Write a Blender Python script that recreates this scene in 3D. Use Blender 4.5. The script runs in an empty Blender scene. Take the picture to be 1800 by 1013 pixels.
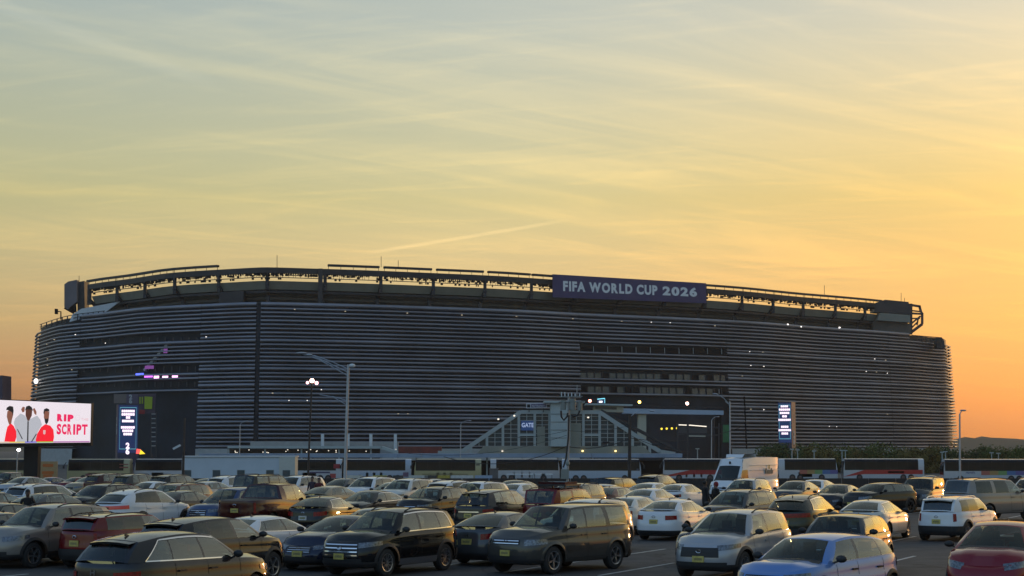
import bpy, bmesh, math, random
from math import radians, sin, cos, pi, sqrt, atan, atan2
from mathutils import Vector, Matrix
random.seed(7)
S = bpy.context.scene
COL = S.collection

# ------------------------------------------------------------------ camera
F, CX, CY, HOR, CAMZ = 3000.0, 900.0, 506.5, 787.0, 3.3     # photo pixels (1800 wide), metres
PITCH = atan((HOR - CY) / F)
cam = bpy.data.cameras.new('Camera')
camo = bpy.data.objects.new('Camera', cam); COL.objects.link(camo); S.camera = camo
cam.sensor_width = 36.0; cam.lens = 36.0 * F / 1800.0
cam.clip_start = 0.5; cam.clip_end = 30000
camo.location = (0, 0, CAMZ); camo.rotation_euler = (radians(90) + PITCH, 0, 0)

# ------------------------------------------------------------------ sky, sun, exposure
SUN_AZ, SUN_EL = radians(38), radians(3.2)     # to the right of the view, low
world = bpy.data.worlds.new('World'); S.world = world; world.use_nodes = True
wt = world.node_tree; WN = wt.nodes; WL = wt.links
bg = WN['Background']
sky = WN.new('ShaderNodeTexSky'); sky.sky_type = 'NISHITA'; sky.sun_disc = False
sky.sun_elevation = SUN_EL; sky.sun_rotation = SUN_AZ
sky.air_density = 1.0; sky.dust_density = 1.6; sky.ozone_density = 1.0
bg.inputs[1].default_value = 0.15
def wnode(t, **kw):
    n = WN.new(t)
    for k, v in kw.items(): setattr(n, k, v)
    return n
def wmath(op, a, b=None, c=None, clamp=False):
    n = WN.new('ShaderNodeMath'); n.operation = op; n.use_clamp = clamp
    for i, v in enumerate((a, b, c)):
        if v is None: continue
        if isinstance(v, (int, float)): n.inputs[i].default_value = v
        else: WL.new(v, n.inputs[i])
    return n.outputs[0]
def wmix(fac, a, b, blend='MIX'):
    n = WN.new('ShaderNodeMix'); n.data_type = 'RGBA'; n.blend_type = blend
    for i, v in ((0, fac), (6, a), (7, b)):
        if isinstance(v, (int, float)): n.inputs[i].default_value = v
        elif isinstance(v, tuple): n.inputs[i].default_value = v
        else: WL.new(v, n.inputs[i])
    return n.outputs[2]
def wramp(x, lo, hi):
    n = WN.new('ShaderNodeMapRange'); n.interpolation_type = 'SMOOTHSTEP'
    WL.new(x, n.inputs[0]); n.inputs[1].default_value = lo; n.inputs[2].default_value = hi
    return n.outputs[0]
tc = wnode('ShaderNodeTexCoord')
sep = wnode('ShaderNodeSeparateXYZ'); WL.new(tc.outputs['Generated'], sep.inputs[0])
dx, dy, dz = sep.outputs
# compress the very bright glow round the sun (thin haze veil in front of it)
gam = wnode('ShaderNodeGamma'); gam.inputs[1].default_value = 0.62
WL.new(sky.outputs[0], gam.inputs[0])
skyc = wmix(1.0, gam.outputs[0], (2.05, 1.86, 1.56, 1), 'MULTIPLY')
# away from the sunset the dusk sky stays blue
vm = wnode('ShaderNodeVectorMath', operation='DOT_PRODUCT'); WL.new(tc.outputs['Generated'], vm.inputs[0]); vm.inputs[1].default_value = (sin(SUN_AZ), cos(SUN_AZ), 0)
cool = wmix(1.0, gam.outputs[0], (1.75, 2.05, 2.55, 1), 'MULTIPLY')
warm = wramp(vm.outputs['Value'], -0.25, 0.58)
skyc = wmix(warm, cool, skyc)
# dusty air low down reddens the light
hz = wmath('MULTIPLY', wmath('SUBTRACT', 1.0, wramp(dz, -0.01, 0.17)), warm)
skyc = wmix(hz, skyc, wmix(1.0, skyc, (1.10, 0.80, 0.62, 1), 'MULTIPLY'))
# how the haze layers colour the light with height, and the veil that dims the glow close to the sun
er = wnode('ShaderNodeValToRGB'); mrz = wnode('ShaderNodeMapRange'); WL.new(dz, mrz.inputs[0]); mrz.inputs[1].default_value = 0.0; mrz.inputs[2].default_value = 0.30; WL.new(mrz.outputs[0], er.inputs[0])
cr = er.color_ramp; cr.elements[0].position = 0.0; cr.elements[0].color = (.44, .44, .85, 1); cr.elements[1].position = 1.0; cr.elements[1].color = (.52, .61, .73, 1)
for ps, c_ in ((.13, (.47, .46, .66)), (.24, (.50, .52, .54)), (.48, (.55, .56, .44)), (.82, (.52, .60, .69))):
    q_ = cr.elements.new(ps); q_.color = (*c_, 1)
skyc = wmix(1.0, skyc, wmix(1.0, er.outputs[0], (2., 2., 2., 1), 'MULTIPLY'), 'MULTIPLY')
v3 = wnode('ShaderNodeVectorMath', operation='DOT_PRODUCT'); WL.new(tc.outputs['Generated'], v3.inputs[0]); v3.inputs[1].default_value = (sin(SUN_AZ) * cos(SUN_EL), cos(SUN_AZ) * cos(SUN_EL), sin(SUN_EL))
skyc = wmix(wmath('MULTIPLY', wramp(v3.outputs['Value'], 0.76, 0.96), wmath('SUBTRACT', 1.0, wmath('MULTIPLY', wramp(dz, 0.10, 0.26), 0.75))), skyc, wmix(1.0, skyc, (.82, .74, .56, 1), 'MULTIPLY'))
# thin high cloud: streaks on a flat layer far above, in true sky directions
den = wmath('ADD', wmath('MAXIMUM', dz, 0.0), 0.10)
u = wmath('DIVIDE', dx, den); v = wmath('DIVIDE', dy, den)
def cloud_noise(ang, su, sv, scale, detail, rough, dist, off):
    ur = wmath('ADD', wmath('MULTIPLY', u, cos(ang)), wmath('MULTIPLY', v, sin(ang)))
    vr = wmath('SUBTRACT', wmath('MULTIPLY', v, cos(ang)), wmath('MULTIPLY', u, sin(ang)))
    cb = wnode('ShaderNodeCombineXYZ'); WL.new(wmath('MULTIPLY', ur, su), cb.inputs[0]); WL.new(wmath('MULTIPLY', vr, sv), cb.inputs[1]); cb.inputs[2].default_value = off
    n = wnode('ShaderNodeTexNoise'); WL.new(cb.outputs[0], n.inputs['Vector'])
    n.inputs['Scale'].default_value = scale; n.inputs['Detail'].default_value = detail
    n.inputs['Roughness'].default_value = rough; n.inputs['Distortion'].default_value = dist
    return n.outputs[0]
c1 = cloud_noise(radians(28), 0.45, 1.9, 1.5, 7, 0.6, 0.9, 2.0)
c2 = cloud_noise(radians(-14), 0.6, 3.0, 2.4, 8, 0.62, 1.2, 7.0)
cm = wmath('MULTIPLY', wramp(c1, 0.42, 0.75), 0.75)
cm = wmath('ADD', cm, wmath('MULTIPLY', wramp(c2, 0.48, 0.78), 0.5), clamp=True)
cm = wmath('MULTIPLY', cm, wramp(dz, -0.02, 0.10))
lit = wmix(1.0, skyc, (1.38, 1.24, 1.06, 1), 'MULTIPLY')
skyc = wmix(wmath('MULTIPLY', cm, 0.85), skyc, lit)
# condensation trail, a thin bright line seen low over the stadium
az = wmath('ARCTAN2', dx, dy); el = wmath('ARCSINE', dz)
def trail(a0, e0, a1, e1, wid, amt):
    global skyc
    sl = (e1 - e0) / (a1 - a0)
    line = wmath('ADD', wmath('MULTIPLY', wmath('SUBTRACT', az, a0), sl), e0)
    off = wmath('ABSOLUTE', wmath('SUBTRACT', el, line))
    f = wmath('SUBTRACT', 1.0, wramp(off, wid * 0.2, wid))
    f = wmath('MULTIPLY', f, wramp(az, a0 - 0.006, a0 + 0.02))
    f = wmath('MULTIPLY', f, wmath('SUBTRACT', 1.0, wramp(az, a1 - 0.02, a1 + 0.012)))
    f = wmath('MULTIPLY', f, wmath('ADD', 0.45, wmath('MULTIPLY', c2, 0.8)))
    skyc = wmix(wmath('MULTIPLY', f, amt), skyc, wmix(1.0, skyc, (1.45, 1.35, 1.3, 1), 'MULTIPLY'))
def pa(px, py): return atan((px - CX) / F), atan((HOR - py) / F)
for p0, p1, wd, am in (((640, 446), (985, 388), 0.0016, 0.5), ((815, 448), (860, 442), 0.0012, 0.25), ((890, 439), (918, 435), 0.0012, 0.25), ((-60, 20), (365, 150), 0.006, 0.20)):
    trail(*pa(*p0), *pa(*p1), wd, am)
WL.new(skyc, bg.inputs[0])

sun = bpy.data.lights.new('Sun', 'SUN'); suno = bpy.data.objects.new('Sun', sun); COL.objects.link(suno)
sun.energy = 0.28; sun.angle = radians(2.5); sun.color = (1.0, 0.62, 0.30)
sd = Vector((sin(SUN_AZ) * cos(SUN_EL), cos(SUN_AZ) * cos(SUN_EL), sin(SUN_EL)))
suno.rotation_euler = sd.to_track_quat('Z', 'Y').to_euler(); suno.location = (60, 60, 60)
S.view_settings.view_transform = 'Standard'; S.view_settings.look = 'None'
S.view_settings.exposure = 0.0; S.view_settings.gamma = 1.0; S.view_settings.use_curve_mapping = False
S.cycles.transparent_max_bounces = 12; S.cycles.max_bounces = 8; S.cycles.use_denoising = True

# ------------------------------------------------------------------ photo pixels -> rays
RF = Vector((0, cos(PITCH), sin(PITCH))); RU = Vector((0, -sin(PITCH), cos(PITCH))); RR = Vector((1, 0, 0))
CAM = Vector((0, 0, CAMZ))
def ray(px, py): return RF + RR * ((px - CX) / F) + RU * ((CY - py) / F)
def at_y(px, py, Y):
    d = ray(px, py); return CAM + d * (Y / d.y)
def at_z(px, py, z):
    d = ray(px, py); return CAM + d * ((z - CAMZ) / d.z)
def proj(p):
    q = p - CAM; w = q.dot(RF)
    return CX + F * q.dot(RR) / w, CY - F * q.dot(RU) / w
def gz(y):        # beyond the car park the ground falls away to the lower bus road
    t = max(0.0, min(1.0, (y - 95) / 145.0)); return -2.0 * t * t * (3 - 2 * t)

# ------------------------------------------------------------------ materials
MATS = {}
def mat(name, col=(.5, .5, .5), rough=.5, metal=0., spec=.5, coat=0., emit=None, es=1., var=.0, vscale=3., bump=0., bscale=20., col2=None):
    if name in MATS: return MATS[name]
    m = bpy.data.materials.new(name); m.use_nodes = True; MATS[name] = m
    nt = m.node_tree; b = nt.nodes['Principled BSDF']
    b.inputs['Base Color'].default_value = (*col, 1); b.inputs['Roughness'].default_value = rough
    b.inputs['Metallic'].default_value = metal; b.inputs['Specular IOR Level'].default_value = spec
    b.inputs['Coat Weight'].default_value = coat; b.inputs['Coat Roughness'].default_value = .04
    if emit: b.inputs['Emission Color'].default_value = (*emit, 1); b.inputs['Emission Strength'].default_value = es
    if var > 0 or bump > 0 or col2:
        t = nt.nodes.new('ShaderNodeTexCoord')
        n = nt.nodes.new('ShaderNodeTexNoise'); n.inputs['Scale'].default_value = vscale; n.inputs['Detail'].default_value = 6; n.inputs['Roughness'].default_value = .62
        nt.links.new(t.outputs['Object'], n.inputs['Vector'])
        if var > 0 or col2:
            r = nt.nodes.new('ShaderNodeMapRange'); r.inputs[1].default_value = .3; r.inputs[2].default_value = .7
            nt.links.new(n.outputs[0], r.inputs[0])
            x = nt.nodes.new('ShaderNodeMix'); x.data_type = 'RGBA'
            nt.links.new(r.outputs[0], x.inputs[0])
            c2 = col2 or tuple(min(1, c * (1 + var)) for c in col)
            c1 = col if col2 else tuple(c * (1 - var) for c in col)
            x.inputs[6].default_value = (*c1, 1); x.inputs[7].default_value = (*c2, 1)
            nt.links.new(x.outputs[2], b.inputs['Base Color'])
            q = nt.nodes.new('ShaderNodeMapRange'); q.inputs[3].default_value = max(0, rough - .08); q.inputs[4].default_value = min(1, rough + .1)
            nt.links.new(n.outputs[0], q.inputs[0]); nt.links.new(q.outputs[0], b.inputs['Roughness'])
        if bump > 0:
            n2 = nt.nodes.new('ShaderNodeTexNoise'); n2.inputs['Scale'].default_value = bscale; n2.inputs['Detail'].default_value = 4
            nt.links.new(t.outputs['Object'], n2.inputs['Vector'])
            bm = nt.nodes.new('ShaderNodeBump'); bm.inputs['Strength'].default_value = bump; bm.inputs['Distance'].default_value = .02
            nt.links.new(n2.outputs[0], bm.inputs['Height']); nt.links.new(bm.outputs[0], b.inputs['Normal'])
    return m
def glass(name, tint, refl=1.0):
    if name in MATS: return MATS[name]
    m = bpy.data.materials.new(name); m.use_nodes = True; MATS[name] = m
    nt = m.node_tree; nt.nodes.clear()
    out = nt.nodes.new('ShaderNodeOutputMaterial'); mx = nt.nodes.new('ShaderNodeMixShader')
    tr = nt.nodes.new('ShaderNodeBsdfTransparent'); tr.inputs[0].default_value = (*tint, 1)
    gl = nt.nodes.new('ShaderNodeBsdfGlossy'); gl.inputs['Roughness'].default_value = .03; gl.inputs[0].default_value = (.95, 1.0, .97, 1)
    ge = nt.nodes.new('ShaderNodeNewGeometry'); dt = nt.nodes.new('ShaderNodeVectorMath'); dt.operation = 'DOT_PRODUCT'
    nt.links.new(ge.outputs['Normal'], dt.inputs[0]); nt.links.new(ge.outputs['Incoming'], dt.inputs[1])
    def mth(op, a, b_=None):
        n = nt.nodes.new('ShaderNodeMath'); n.operation = op; n.use_clamp = op == 'MULTIPLY_ADD'
        for k_, v_ in enumerate((a, b_)):
            if v_ is None: continue
            if isinstance(v_, (int, float)): n.inputs[k_].default_value = v_
            else: nt.links.new(v_, n.inputs[k_])
        return n
    ab = mth('ABSOLUTE', dt.outputs['Value']); om = mth('SUBTRACT', 1.0, ab.outputs[0]); pw = mth('POWER', om.outputs[0], 5.0)
    mm = mth('MULTIPLY_ADD', pw.outputs[0], .96 * min(1.05, refl)); mm.inputs[2].default_value = .043 * refl      # both faces of the pane reflect
    nt.links.new(mm.outputs[0], mx.inputs[0])
    nt.links.new(tr.outputs[0], mx.inputs[1]); nt.links.new(gl.outputs[0], mx.inputs[2]); nt.links.new(mx.outputs[0], out.inputs[0])
    return m
def paint(name, col, metal=.35, rough=.38, coat=1.):
    """car paint under clear coat, with a film of dust"""
    if name in MATS: return MATS[name]
    m = bpy.data.materials.new(name); m.use_nodes = True; MATS[name] = m
    nt = m.node_tree; b = nt.nodes['Principled BSDF']
    b.inputs['Metallic'].default_value = metal; lum = sum(col) / 3; b.inputs['Coat Weight'].default_value = coat; b.inputs['Coat IOR'].default_value = 1.5; b.inputs['Specular IOR Level'].default_value = .25 if lum > .12 else .0
    t = nt.nodes.new('ShaderNodeTexCoord'); n = nt.nodes.new('ShaderNodeTexNoise'); n.inputs['Scale'].default_value = 2.4; n.inputs['Detail'].default_value = 5
    nt.links.new(t.outputs['Object'], n.inputs['Vector'])
    x = nt.nodes.new('ShaderNodeMix'); x.data_type = 'RGBA'; x.inputs[6].default_value = (*col, 1)
    du = tuple(c * .86 + .004 * d for c, d in zip(col, (.5, .45, .4))); x.inputs[7].default_value = (*du, 1)
    nt.links.new(n.outputs[0], x.inputs[0]); nt.links.new(x.outputs[2], b.inputs['Base Color'])
    b.inputs['Roughness'].default_value = rough
    q = nt.nodes.new('ShaderNodeMapRange'); q.inputs[3].default_value = .0; q.inputs[4].default_value = .035
    nt.links.new(n.outputs[0], q.inputs[0]); nt.links.new(q.outputs[0], b.inputs['Coat Roughness'])
    return m
def emis(name, col, s):
    return mat(name, (.02, .02, .02), .4, emit=col, es=s)

# ------------------------------------------------------------------ mesh helpers
class MB:
    def __init__(self): self.v = []; self.f = []
    def face(self, pts):
        i = len(self.v); self.v += [tuple(p) for p in pts]; self.f.append(tuple(range(i, i + len(pts)))); return self
    def box(self, x0, x1, y0, y1, z0, z1):
        i = len(self.v)
        self.v += [(x0, y0, z0), (x1, y0, z0), (x1, y1, z0), (x0, y1, z0), (x0, y0, z1), (x1, y0, z1), (x1, y1, z1), (x0, y1, z1)]
        for q in ((0, 3, 2, 1), (4, 5, 6, 7), (0, 1, 5, 4), (1, 2, 6, 5), (2, 3, 7, 6), (3, 0, 4, 7)): self.f.append(tuple(i + k for k in q))
        return self
    def bar(self, a, b, w, h=None, up=(0, 0, 1)):
        """rectangular bar from a to b, w across, h along 'up'"""
        a = Vector(a); b = Vector(b); h = h or w; d = (b - a).normalized(); up = Vector(up)
        s = d.cross(up)
        if s.length < 1e-4: s = d.cross(Vector((0, 1, 0)))
        s.normalize(); n = s.cross(d); i = len(self.v)
        for p in (a, b):
            for q in ((-1, -1), (1, -1), (1, 1), (-1, 1)): self.v.append(tuple(p + s * (q[0] * w / 2) + n * (q[1] * h / 2)))
        for q in ((0, 1, 2, 3), (7, 6, 5, 4), (0, 4, 5, 1), (1, 5, 6, 2), (2, 6, 7, 3), (3, 7, 4, 0)): self.f.append(tuple(i + k for k in q))
        return self
    def tube(self, pts, r, n=8, cap=True):
        pts = [Vector(p) for p in pts]; rs = r if isinstance(r, (list, tuple)) else [r] * len(pts); rings = []
        for k, p in enumerate(pts):
            d = (pts[min(k + 1, len(pts) - 1)] - pts[max(k - 1, 0)]).normalized()
            s = d.cross(Vector((0, 0, 1)))
            if s.length < 1e-3: s = Vector((1, 0, 0))
            s.normalize(); t = s.cross(d); i = len(self.v); rings.append(i)
            for j in range(n):
                a = 2 * pi * j / n; self.v.append(tuple(p + (s * cos(a) + t * sin(a)) * rs[k]))
        for a, b in zip(rings, rings[1:]):
            for j in range(n): self.f.append((a + j, a + (j + 1) % n, b + (j + 1) % n, b + j))
        if cap: self.f.append(tuple(rings[0] + j for j in reversed(range(n)))); self.f.append(tuple(rings[-1] + j for j in range(n)))
        return self
    def grid(self, rows, flip=False):
        i = len(self.v); m = len(rows[0])
        for r in rows: self.v += [tuple(p) for p in r]
        for a in range(len(rows) - 1):
            for b in range(m - 1):
                q = (i + a * m + b, i + a * m + b + 1, i + (a + 1) * m + b + 1, i + (a + 1) * m + b)
                self.f.append(q[::-1] if flip else q)
        return self
    def ell(self, c, rx, ry, rz, nu=10, nv=6):
        rows = []
        for a in range(nv + 1):
            th = pi * a / nv
            rows.append([(c[0] + rx * sin(th) * cos(2 * pi * b / nu), c[1] + ry * sin(th) * sin(2 * pi * b / nu), c[2] + rz * cos(th)) for b in range(nu + 1)])
        return self.grid(rows)
    def mesh(self, name, smooth=None, weld=False):
        me = bpy.data.meshes.new(name); me.from_pydata(self.v, [], self.f)
        if weld or smooth is not None:
            bm = bmesh.new(); bm.from_mesh(me)
            bmesh.ops.remove_doubles(bm, verts=bm.verts, dist=.0008)
            bmesh.ops.dissolve_degenerate(bm, edges=bm.edges, dist=.0005)
            bmesh.ops.recalc_face_normals(bm, faces=bm.faces)
            bm.to_mesh(me); bm.free()
        if smooth is not None:
            for p in me.polygons: p.use_smooth = True
            me.set_sharp_from_angle(angle=radians(smooth))
        me.update(); return me
    def obj(self, name, material, parent=None, smooth=None, weld=False):
        return link(name, self.mesh(name, smooth, weld), material, parent)
def link(name, me, material, parent=None):
    o = bpy.data.objects.new(name, me); COL.objects.link(o)
    if material is not None:
        if len(me.materials) == 0: me.materials.append(None)
        o.material_slots[0].link = 'OBJECT'; o.material_slots[0].material = material
    if parent is not None: o.parent = parent
    return o
def thing(name, label, cat, loc=(0, 0, 0), rz=0., group=None):
    o = bpy.data.objects.new(name, None); COL.objects.link(o); o.location = loc; o.rotation_euler = (0, 0, rz)
    o.empty_display_size = .3; return tag(o, label, cat, group)
def tag(o, label=None, cat=None, group=None, kind=None):
    if label: o['label'] = label
    if cat: o['category'] = cat
    if group: o['group'] = group
    if kind: o['kind'] = kind
    return o
def text_mesh(s, size, bold=0., ext=.0, align='CENTER'):
    cu = bpy.data.curves.new('txt', 'FONT'); cu.body = s; cu.size = size; cu.offset = bold; cu.extrude = ext; cu.align_x = align; cu.resolution_u = 3
    o = bpy.data.objects.new('txt', cu); COL.objects.link(o)
    dg = bpy.context.evaluated_depsgraph_get(); me = bpy.data.meshes.new_from_object(o.evaluated_get(dg))
    bpy.data.objects.remove(o); bpy.data.curves.remove(cu); return me
def lerp(a, b, t): return a + (b - a) * t
def itp(x, P):
    if x <= P[0][0]: return P[0][1]
    for (a, ya), (b, yb) in zip(P, P[1:]):
        if x <= b: return ya + (yb - ya) * (x - a) / (b - a) if b > a else yb
    return P[-1][1]
def its(x, P):      # smooth (monotone-ish hermite) version
    if x <= P[0][0]: return P[0][1]
    if x >= P[-1][0]: return P[-1][1]
    n = len(P)
    sl = [(P[i + 1][1] - P[i][1]) / (P[i + 1][0] - P[i][0]) for i in range(n - 1)]
    tg = [sl[0]] + [(0 if sl[i - 1] * sl[i] <= 0 else 2 * sl[i - 1] * sl[i] / (sl[i - 1] + sl[i])) for i in range(1, n - 1)] + [sl[-1]]
    for i in range(n - 1):
        if x <= P[i + 1][0]:
            h = P[i + 1][0] - P[i][0]; t = (x - P[i][0]) / h
            return (2*t**3 - 3*t*t + 1) * P[i][1] + (t**3 - 2*t*t + t) * h * tg[i] + (3*t*t - 2*t**3) * P[i + 1][1] + (t**3 - t*t) * h * tg[i + 1]
# ------------------------------------------------------------------ vehicles
M_dark = mat('black_plastic', (.018, .018, .02), .55, var=.2, vscale=9)
M_under = mat('underbody', (.012, .012, .012), .8)
M_trim = mat('gloss_black_trim', (.01, .01, .012), .12, coat=.6)
M_chrome = mat('chrome', (.75, .75, .77), .12, metal=1.)
M_tyre = mat('tyre_rubber', (.02, .02, .021), .75, var=.25, vscale=12, bump=.3, bscale=60)
M_rim = mat('alloy_rim', (.5, .5, .52), .28, metal=.9, var=.15, vscale=14)
M_rimd = mat('dark_rim', (.06, .06, .065), .3, metal=.8)
M_head = mat('headlight_lens', (.13, .14, .155), .12, metal=.25, coat=1., var=.85, vscale=18)
M_tail = mat('tail_light_lens', (.24, .003, .005), .2, spec=.2, coat=.35, var=.6, vscale=18)
M_plate = mat('number_plate_yellow', (.55, .45, .12), .45, var=.25, vscale=14)
M_platew = mat('number_plate_white', (.6, .6, .58), .45, var=.2, vscale=14)
M_seat = mat('seat_fabric', (.03, .03, .033), .85, var=.3, vscale=9)
G_clear = glass('car_glass', (.60, .68, .61), 4.0); G_ws = glass('windscreen_glass', (.40, .47, .47), 1.35); G_rw = glass('rear_glass', (.24, .27, .27), 1.5); G_priv = glass('privacy_glass', (.06, .063, .066), 2.2)

PRE = {}
PRE['sedan'] = dict(L=4.72, W=1.82, H=1.44, wb=2.72, fo=.90, R=.33, sill=.21, zhf=.68, zcowl=.95, zbr=1.0, zdk=1.06, zdr=1.02, xcowl=.98, xws=.22, xrt=-1.0, xrb=-1.82, yr=.55,
    pil=[(.80, .10, 'glass'), (-.12, -.20, 'trim'), (-.22, -.29, 'glass'), (-1.12, -.93, 'trim'), (-1.17, -.97, 'glass'), (-1.48, -1.03, 'body')],
    fp=1., rp=.8, hl=(.50, .58, .68, 1.55, .66, .76), tl=(.46, .74, .90, -1.98, .78, .93), grille=(.42, .50, .66), low=(.62, .24, .40), df=.06, dr=.05)
PRE['suv'] = dict(L=4.62, W=1.86, H=1.68, wb=2.68, fo=.90, R=.36, sill=.27, zhf=.92, zcowl=1.08, zbr=1.13, zdk=1.13, zdr=1.12, xcowl=1.02, xws=.40, xrt=-1.78, xrb=-2.12, yr=.60,
    pil=[(.86, .30, 'glass'), (-.08, -.14, 'trim'), (-.18, -.24, 'glass'), (-1.06, -1.02, 'trim'), (-1.12, -1.08, 'glass'), (-1.72, -1.50, 'body')],
    fp=.7, rp=.5, hl=(.52, .74, .88, 1.62, .82, .92), tl=(.50, .84, 1.04, -1.85, .90, 1.05), grille=(.44, .62, .86), low=(.66, .28, .48), df=.07, dr=.09, rails=1, clad=1, spoil=1)
PRE['box'] = dict(L=4.78, W=1.95, H=1.78, wb=2.72, fo=.90, R=.37, sill=.30, zhf=.98, zcowl=1.14, zbr=1.17, zdk=1.17, zdr=1.16, xcowl=1.08, xws=.50, xrt=-2.02, xrb=-2.26, yr=.70,
    pil=[(.92, .42, 'glass'), (.06, .02, 'trim'), (-.02, -.06, 'glass'), (-.86, -.82, 'trim'), (-.92, -.88, 'body'), (-1.06, -1.00, 'glass'), (-1.98, -1.86, 'body')],
    fp=.55, rp=.35, hl=(.60, .76, .92, 1.75, .80, .93), tl=(.72, .72, 1.12, -2.16, .74, 1.12), grille=(.50, .74, .92), low=(.66, .32, .50), df=.05, dr=.03, rails=1, pq=4.2)
PRE['coupe_suv'] = dict(PRE['suv'], L=4.86, W=1.90, H=1.69, wb=2.80, xcowl=1.15, xws=.42, xrt=-1.55, xrb=-2.18, zbr=1.18, zdk=1.16, R=.37,
    pil=[(.98, .30, 'glass'), (.0, -.08, 'trim'), (-.10, -.18, 'glass'), (-1.02, -1.0, 'trim'), (-1.08, -1.05, 'glass'), (-1.62, -1.30, 'body')], tl=(.0, .92, 1.06, -1.95, .96, 1.10), dr=.13)
PRE['mini'] = dict(PRE['suv'], L=4.30, W=1.82, H=1.55, wb=2.67, fo=.82, R=.33, sill=.25, zhf=.88, zcowl=1.02, zbr=1.04, zdk=1.04, zdr=1.03, xcowl=.86, xws=.42, xrt=-1.80, xrb=-2.02, yr=.64,
    pil=[(.72, .34, 'glass'), (-.12, -.16, 'trim'), (-.18, -.22, 'glass'), (-.98, -.95, 'trim'), (-1.04, -1.0, 'glass'), (-1.66, -1.60, 'body')],
    hl=(.52, .68, .90, 1.52, .70, .88), tl=(.66, .70, .98, -1.98, .72, .98), grille=(.45, .52, .74), df=.04, dr=.04, pq=3.8, spoil=1)
PRE['wagon'] = dict(PRE['suv'], L=4.82, H=1.60, wb=2.74, xcowl=1.06, xws=.36, xrt=-1.95, xrb=-2.22, zcowl=1.02, zbr=1.08, zdk=1.08, zdr=1.07, zhf=.86, sill=.26,
    pil=[(.88, .26, 'glass'), (-.10, -.16, 'trim'), (-.18, -.24, 'glass'), (-1.06, -1.02, 'trim'), (-1.12, -1.08, 'glass'), (-1.86, -1.70, 'body')])
PRE['pickup'] = dict(L=5.85, W=2.02, H=1.92, wb=3.60, fo=.98, R=.41, sill=.42, zhf=1.10, zcowl=1.24, zbr=1.26, zdk=1.32, zdr=1.32, xcowl=1.42, xws=.92, xrt=-.62, xrb=-.80, yr=.68,
    pil=[(1.26, .84, 'glass'), (.42, .40, 'trim'), (.34, .33, 'glass'), (-.42, -.38, 'body')],
    fp=.5, rp=.15, hl=(.62, .86, 1.06, 2.35, .88, 1.04), tl=(.80, .84, 1.24, -2.80, .84, 1.24), grille=(.58, .66, 1.06), low=(.70, .42, .56), df=.04, dr=.02, pq=5., bed=1)
PRE['tesla'] = dict(PRE['sedan'], L=4.75, W=1.92, H=1.60, wb=2.89, fo=.84, R=.35, zhf=.70, zcowl=1.0, zbr=1.08, zdk=1.16, zdr=1.10, xcowl=1.16, xws=.35, xrt=-1.10, xrb=-2.0, yr=.58, sill=.22,
    pil=[(.98, .25, 'glass'), (-.10, -.18, 'trim'), (-.16, -.24, 'glass'), (-1.10, -1.0, 'trim'), (-1.15, -1.03, 'glass'), (-1.55, -1.12, 'body')],
    hl=(.52, .62, .76, 1.45, .74, .86), grille=None, low=(.55, .24, .38), dr=.06)
PRE['van'] = dict(L=6.9, W=2.02, H=2.78, wb=4.0, fo=1.0, R=.36, sill=.35, zhf=1.05, zcowl=1.30, zbr=1.38, zdk=1.38, zdr=1.36, xcowl=2.62, xws=1.62, xrt=-3.22, xrb=-3.36, yr=.80,
    pil=[(2.40, 1.80, 'glass'), (1.35, 1.42, 'body')],
    fp=.8, rp=.12, hl=(.66, .80, 1.08, 2.98, .86, 1.12), tl=(.88, .80, 1.3, -3.36, .80, 1.3), grille=(.55, .66, .96), low=(.7, .38, .56), df=.10, dr=.02, pq=5.5, wsv=(.05, .66), gv=(.05, .5))

SIDEP = [(0, .06), (.12, .015), (.40, .0), (.60, .006), (.68, .03), (.88, .045), (1, .085)]
FRONTP = [(0, .10), (.14, .02), (.42, .0), (.62, .025), (.80, .07), (.92, .13), (1, .24)]
REARP = [(0, .12), (.18, .01), (.45, .0), (.62, .04), (.80, .06), (.93, .08), (1, .15)]
HL_LIFT = .008

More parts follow.
